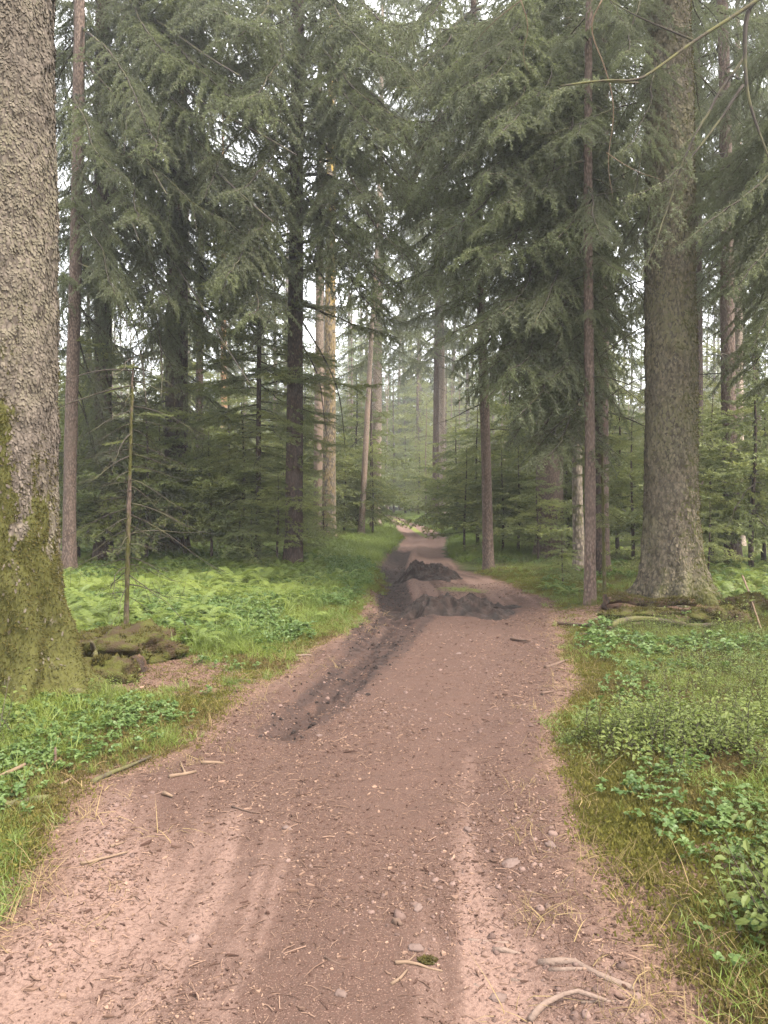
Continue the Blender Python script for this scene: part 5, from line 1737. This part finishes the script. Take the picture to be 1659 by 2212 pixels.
SG = 'sticks lying on and beside the path'
stick([(198, 1695), (240, 1675), (285, 1658), (324, 1639)], 0.013, 'long bent mossy stick at the left edge of the path', 'limb_mossy', group=SG)
stick([(-30, 1705), (20, 1690), (54, 1677)], 0.014, 'brown stick poking in at the left picture edge', 'stick', lift=[0.03, 0.04, 0.05], group=SG)
stick([(-40, 1760), (30, 1744), (107, 1727)], 0.026, 'thick mossy fallen branch at the lower left', 'limb_mossy', group=SG)
stick([(366, 1680), (395, 1674), (424, 1668)], 0.012, 'forked pale stick on the left path edge', 'stick', group=SG, forks=[[(400, 1673), (393, 1658), (390, 1648)]])
stick([(436, 1650), (460, 1649), (484, 1650)], 0.011, 'short straight stick left of the dark mud trail', 'stick', group=SG)
stick([(355, 1717), (374, 1724)], 0.013, 'short thick twig on the sand near the left edge', 'stick', group=SG)
stick([(174, 1867), (225, 1856), (278, 1843)], 0.007, 'long thin pale stick on the sand at lower left', 'stick', group=SG)
stick([(238, 1830), (267, 1822)], 0.006, 'small thin stick just above the long pale one', 'stick', group=SG)
stick([(126, 1700), (157, 1686), (160, 1681)], 0.011, 'pale broken stick in the moss left of the path', 'stick', group=SG)
stick([(118, 1665), (118.5, 1664)], 0.011, 'dark upright peg sticking out of the moss', 'stick_dark', lift=[0.0, 0.13], group=SG)
stick([(332, 1393), (365, 1390), (397, 1388)], 0.011, 'thin bare stick behind the mossy stump', 'stick', lift=[0.02, 0.05, 0.1], group=SG)
stick([(1104, 1382), (1145, 1388)], 0.018, 'dark stick on the path past the mud heap', 'stick_dark', group=SG)
stick([(1178, 1444), (1200, 1437), (1224, 1428)], 0.018, 'dark stick at the right path edge', 'stick_dark', group=SG)
stick([(1170, 1502), (1183, 1497), (1196, 1496)], 0.016, 'black bark scrap at the right path edge', 'stick_dark', group=SG)
stick([(855, 2084), (885, 2080), (920, 2092), (960, 2102)], 0.006, 'thin curved twig in the foreground sand', 'stick', group=SG, forks=[[(880, 2081), (893, 2070), (898, 2062)]])
stick([(845, 2128), (868, 2112), (880, 2098)], 0.005, 'short twig below the curved twig in the foreground', 'stick', group=SG)
stick([(500, 1745), (525, 1752), (560, 1757)], 0.005, 'dark thin twig in the middle of the path', 'stick_dark', group=SG)
stick([(852, 1997), (862, 1990), (866, 2000)], 0.012, 'dark bark scrap in the foreground sand', 'stick_dark', group=SG)
stick([(700, 2068), (733, 2082)], 0.004, 'short dark twig left of the foreground twigs', 'stick_dark', group=SG)
stick([(1603, 1299), (1620, 1330), (1645, 1366)], 0.012, 'pale stick leaning by the mossy lump at far right', 'stick', lift=[0.35, 0.18, 0.0], group=SG)
stick([(1560, 1350), (1580, 1335), (1597, 1318)], 0.010, 'thin stick leaning against the mossy root', 'stick', lift=[0.0, 0.06, 0.14], group=SG)
stick([(640, 1420), (655, 1417), (672, 1418)], 0.016, 'pale wood chip on the path beside the mud trail', 'root', group=SG)
stick([(1300, 1548), (1330, 1560)], 0.006, 'thin twig in the grass on the right bank', 'stick', group=SG)

RG = 'roots worn bare on the path'
stick([(1150, 2212), (1180, 2192), (1224, 2176), (1255, 2166), (1317, 2182)], 0.010, 'largest worn root, curved, at the bottom edge', 'root', group=RG, name='exposed_root', cat='root', forks=[[(1255, 2166), (1310, 2163), (1379, 2164)]])
stick([(1026, 2124), (1045, 2142), (1070, 2154), (1100, 2150)], 0.011, 'thick short root curving in the sand left of the others', 'root', group=RG, name='exposed_root', cat='root')
stick([(1066, 2053), (1100, 2056), (1142, 2066)], 0.011, 'thin straight root above the thick short one', 'root', lift=[0.0, 0.0, -0.01], group=RG, name='exposed_root', cat='root')
stick([(1165, 2075), (1205, 2070), (1245, 2076), (1281, 2102), (1359, 2134)], 0.016, 'long root running to the right verge', 'root', group=RG, name='exposed_root', cat='root')
stick([(1190, 2094), (1235, 2095), (1270, 2098)], 0.010, 'short thin root just under the long one', 'root', lift=[-0.004, 0, -0.004], group=RG, name='exposed_root', cat='root')
stick([(1100, 2113), (1140, 2114), (1165, 2124), (1184, 2132)], 0.010, 'slim bent root between the thick and the long one', 'root', lift=[-0.004, 0, 0, -0.004], group=RG, name='exposed_root', cat='root')
stick([(1014, 2031), (1055, 2034), (1100, 2041)], 0.008, 'thin root beside the yellow moss cushion', 'root', lift=[-0.003, 0, -0.003], group=RG, name='exposed_root', cat='root')


def lump(px, py, rx, ry, rz_, label, mat, name, cat, group=None, seed=0, sink=0.3, n=22, fuzz=0, yaw=0.0, rough=0.35, freq=1.8):
    b = gp(px, py)
    rng = np.random.default_rng(seed)
    u = np.arange(n) / n * 2 * math.pi
    v = np.linspace(0.02, math.pi - 0.02, n // 2 + 2)
    V_, U_ = np.meshgrid(v, u, indexing='ij')
    d = np.stack([np.sin(V_) * np.cos(U_), np.sin(V_) * np.sin(U_), np.cos(V_)], -1)
    rr = 1 + rough * 2 * (fbm(d[..., 0] * freq + seed, d[..., 1] * freq, d[..., 2] * freq, seed, 4) - 0.5)
    P = d * rr[..., None] * np.array([rx, ry, rz_])
    P[..., 2] += rz_ * (1 - 2 * sink) * 0.5
    i = np.arange(P.shape[0] * n).reshape(-1, n)
    q = np.stack([i[:-1], i[1:], np.roll(i, -1, 1)[1:], np.roll(i, -1, 1)[:-1]], -1).reshape(-1, 4)
    mb = MB()
    mb.add(P.reshape(-1, 3), q)
    o = tag(mb.obj(name, [M[mat]], None, True, tuple(b)), label, cat, group)
    o.rotation_euler = (0, 0, yaw)
    if fuzz:
        F = rng.integers(0, len(q), fuzz * 2)
        w = rng.dirichlet((1, 1, 1, 1), fuzz * 2)
        PP = np.einsum('nk,nkd->nd', w, P.reshape(-1, 3)[q[F]])
        nr = unit(PP / np.array([rx, ry, rz_]) ** 2)
        k = np.nonzero((nr[:, 2] > -0.3) & (fbm(PP[:, 0] * 7, PP[:, 1] * 7, PP[:, 2] * 7, seed + 3, 2) > 0.42))[0][:fuzz]
        PP, nr = PP[k], nr[k]
        dd = unit(nr + 0.6 * rng.normal(size=PP.shape))
        L = rng.uniform(0.015, 0.045, (len(PP), 1)) * min(1, 0.15 + rx / 0.3)
        s = unit(np.cross(dd, rng.normal(size=PP.shape))) * L * 0.2
        m2 = MB()
        m2.add(np.stack([PP - s, PP + s, PP + dd * L], 1).reshape(-1, 3), np.arange(len(PP) * 3).reshape(-1, 3))
        f = m2.obj('moss', [M['moss']], o, False)
        f['kind'] = 'stuff'
    return o


lump(262, 1412, 0.54, 0.40, 0.22, 'broad mossy stump mound at the foot of the bare sapling', 'moss_solid', 'mossy_stump', 'tree stump', seed=4, fuzz=4200, n=40, rough=0.6, freq=3.2)
lump(222, 1470, 0.30, 0.18, 0.15, 'low mossy log end beside the left giant root', 'moss_solid', 'mossy_log', 'log', seed=7, fuzz=2600, n=30, rough=0.5, freq=2.6)
lump(266, 1468, 0.07, 0.09, 0.10, 'dark rotten wood knob at the end of the low mossy log', 'wood_rot', 'dead_wood', 'dead wood', seed=12, n=22, rough=0.6, freq=3)
lump(295, 1452, 0.09, 0.10, 0.12, 'dark rotten stub right of the low mossy log', 'wood_rot', 'dead_wood', 'dead wood', seed=15, n=22, rough=0.6, freq=3, fuzz=300)
stick([(212, 1446), (204, 1432), (197, 1440)], 0.028, 'mossy peg standing up between the stump and the low log', 'limb_mossy', lift=[0.02, 0.10, 0.20], name='mossy_peg', cat='dead wood')

# rotten log and mossy branches in front of the big right spruce
b1, b2 = gp(1308, 1322), gp(1494, 1326)
mb = MB()
tt = np.linspace(0, 1, 26)
ln = b1 + (b2 - b1) * tt[:, None] + np.stack([0 * tt, 0.06 * np.sin(tt * 5), 0.16 + 0.03 * np.sin(tt * 9) - 0.03 * tt], -1)
th = np.arange(14) / 14 * 6.283
rr = 0.085 * (1 - 0.25 * tt)[:, None] * (1 + 0.9 * (fbm(tt[:, None] * 9, np.cos(th)[None] * 1.3, np.sin(th)[None] * 1.3, 5, 3) - 0.5))
V = ln[:, None] + np.stack([0 * rr, rr * np.cos(th)[None] * 1.5, rr * np.sin(th)[None] * 0.75], -1) - b1
ii = np.arange(26 * 14).reshape(26, 14)
q = np.stack([ii[:-1], ii[1:], np.roll(ii, -1, 1)[1:], np.roll(ii, -1, 1)[:-1]], -1).reshape(-1, 4)
mb.add(V.reshape(-1, 3), q)
cc = np.stack([V[0].mean(0), V[-1].mean(0)])
mb.add(np.concatenate([V[0], V[-1], cc]), [[k, (k + 1) % 14, 28] for k in range(14)] + [[14 + (k + 1) % 14, 14 + k, 29] for k in range(14)])
log = tag(mb.obj('rotten_log', [M['wood_rot']], None, True, tuple(b1)), 'rotten mossy log lying across the foot of the big right spruce', 'log')
rg = np.random.default_rng(8)
F = rg.integers(0, 25, 5200)
K = rg.integers(0, 14, 5200)
PP = V[F, K] + (V[F + 1, K] - V[F, K]) * rg.uniform(0, 1, (5200, 1)) + (V[F, (K + 1) % 14] - V[F, K]) * rg.uniform(0, 1, (5200, 1))
ctr_l = (ln - b1)[F]
nr = unit(PP - ctr_l)
ok = nr[:, 2] > -0.1
PP, nr = PP[ok], nr[ok]
dd = unit(nr + 0.7 * rg.normal(size=PP.shape))
L = rg.uniform(0.015, 0.045, (len(PP), 1))
sdv = unit(np.cross(dd, rg.normal(size=PP.shape))) * L * 0.2
m2 = MB()
m2.add(np.stack([PP - sdv, PP + sdv, PP + dd * L], 1).reshape(-1, 3), np.arange(len(PP) * 3).reshape(-1, 3))
m2.obj('moss', [M['moss']], log, False)['kind'] = 'stuff'
lump(1322, 1316, 0.13, 0.13, 0.12, 'brown broken knob at the left end of the rotten log', 'wood_rot', 'dead_wood', 'dead wood', seed=17, n=22, rough=0.7, freq=3)
lump(1400, 1334, 0.55, 0.22, 0.10, 'mossy hump under the rotten log', 'moss_solid', 'moss_hump', 'moss hump', seed=18, n=36, rough=0.6, freq=3, fuzz=3000)
lump(1618, 1324, 0.32, 0.22, 0.17, 'dark mossy stump at the far right edge', 'moss_solid', 'mossy_stump', 'tree stump', seed=19, n=30, rough=0.6, freq=3, fuzz=1500)
lump(1555, 1338, 0.34, 0.15, 0.12, 'mossy root hump right of the big spruce', 'moss_solid', 'root_hump', 'root', seed=20, n=30, rough=0.6, freq=3, fuzz=1500)
stick([(1318, 1358), (1345, 1353), (1378, 1351), (1438, 1355), (1519, 1361), (1592, 1352)], 0.040, 'long mossy branch lying in front of the rotten log', 'limb_mossy', lift=[0.0, 0.04, 0.06, 0.04, 0.0, 0.04], name='fallen_branch', cat='branch')
stick([(1206, 1352), (1262, 1355), (1320, 1360)], 0.022, 'brown fallen branch between the path and the rotten log', 'stick_dark', lift=[0.02, 0.02, 0.0], name='fallen_branch', cat='branch')
stick([(1255, 1372), (1330, 1362), (1390, 1374)], 0.016, 'thin mossy branch below the long mossy one', 'limb_mossy', name='fallen_branch', cat='branch')

TG = 'flat stones bedded in the sand'
for k, (px, py, rx, ry, lb) in enumerate(((897, 2048, 0.032, 0.022, 'pinkish stone beside the foreground twigs'), (1106, 1864, 0.05, 0.03, 'pale flat stone in the middle of the sand'),
                                         (902, 1962, 0.028, 0.02, 'flat stone above the dark bark scrap'), (1010, 1792, 0.025, 0.018, 'grey stone set in the track'),
                                         (735, 2148, 0.022, 0.016, 'small stone near the bottom edge'), (690, 1590, 0.03, 0.02, 'small stone past the tip of the mud trail'),
                                         (990, 1412, 0.05, 0.025, 'pale stone in front of the nearer mud heap'), (1190, 1826, 0.035, 0.024, 'reddish stone at the right path edge'),
                                         (620, 1790, 0.026, 0.018, 'small stone left of the track'), (1075, 2155, 0.03, 0.02, 'stone pressed beside the thick short root'))):
    lump(px, py, rx, ry, 0.012, lb, 'stone', 'stone', 'stone', TG, seed=30 + k, n=20, rough=0.55, freq=2.4, sink=0.55, yaw=k * 0.7)
lump(923, 2076, 0.034, 0.02, 0.007, 'olive moss cushion between the foreground twigs', 'moss_solid', 'moss_cushion', 'moss cushion', None, seed=51, n=20, fuzz=420, rough=0.9, freq=2.5)
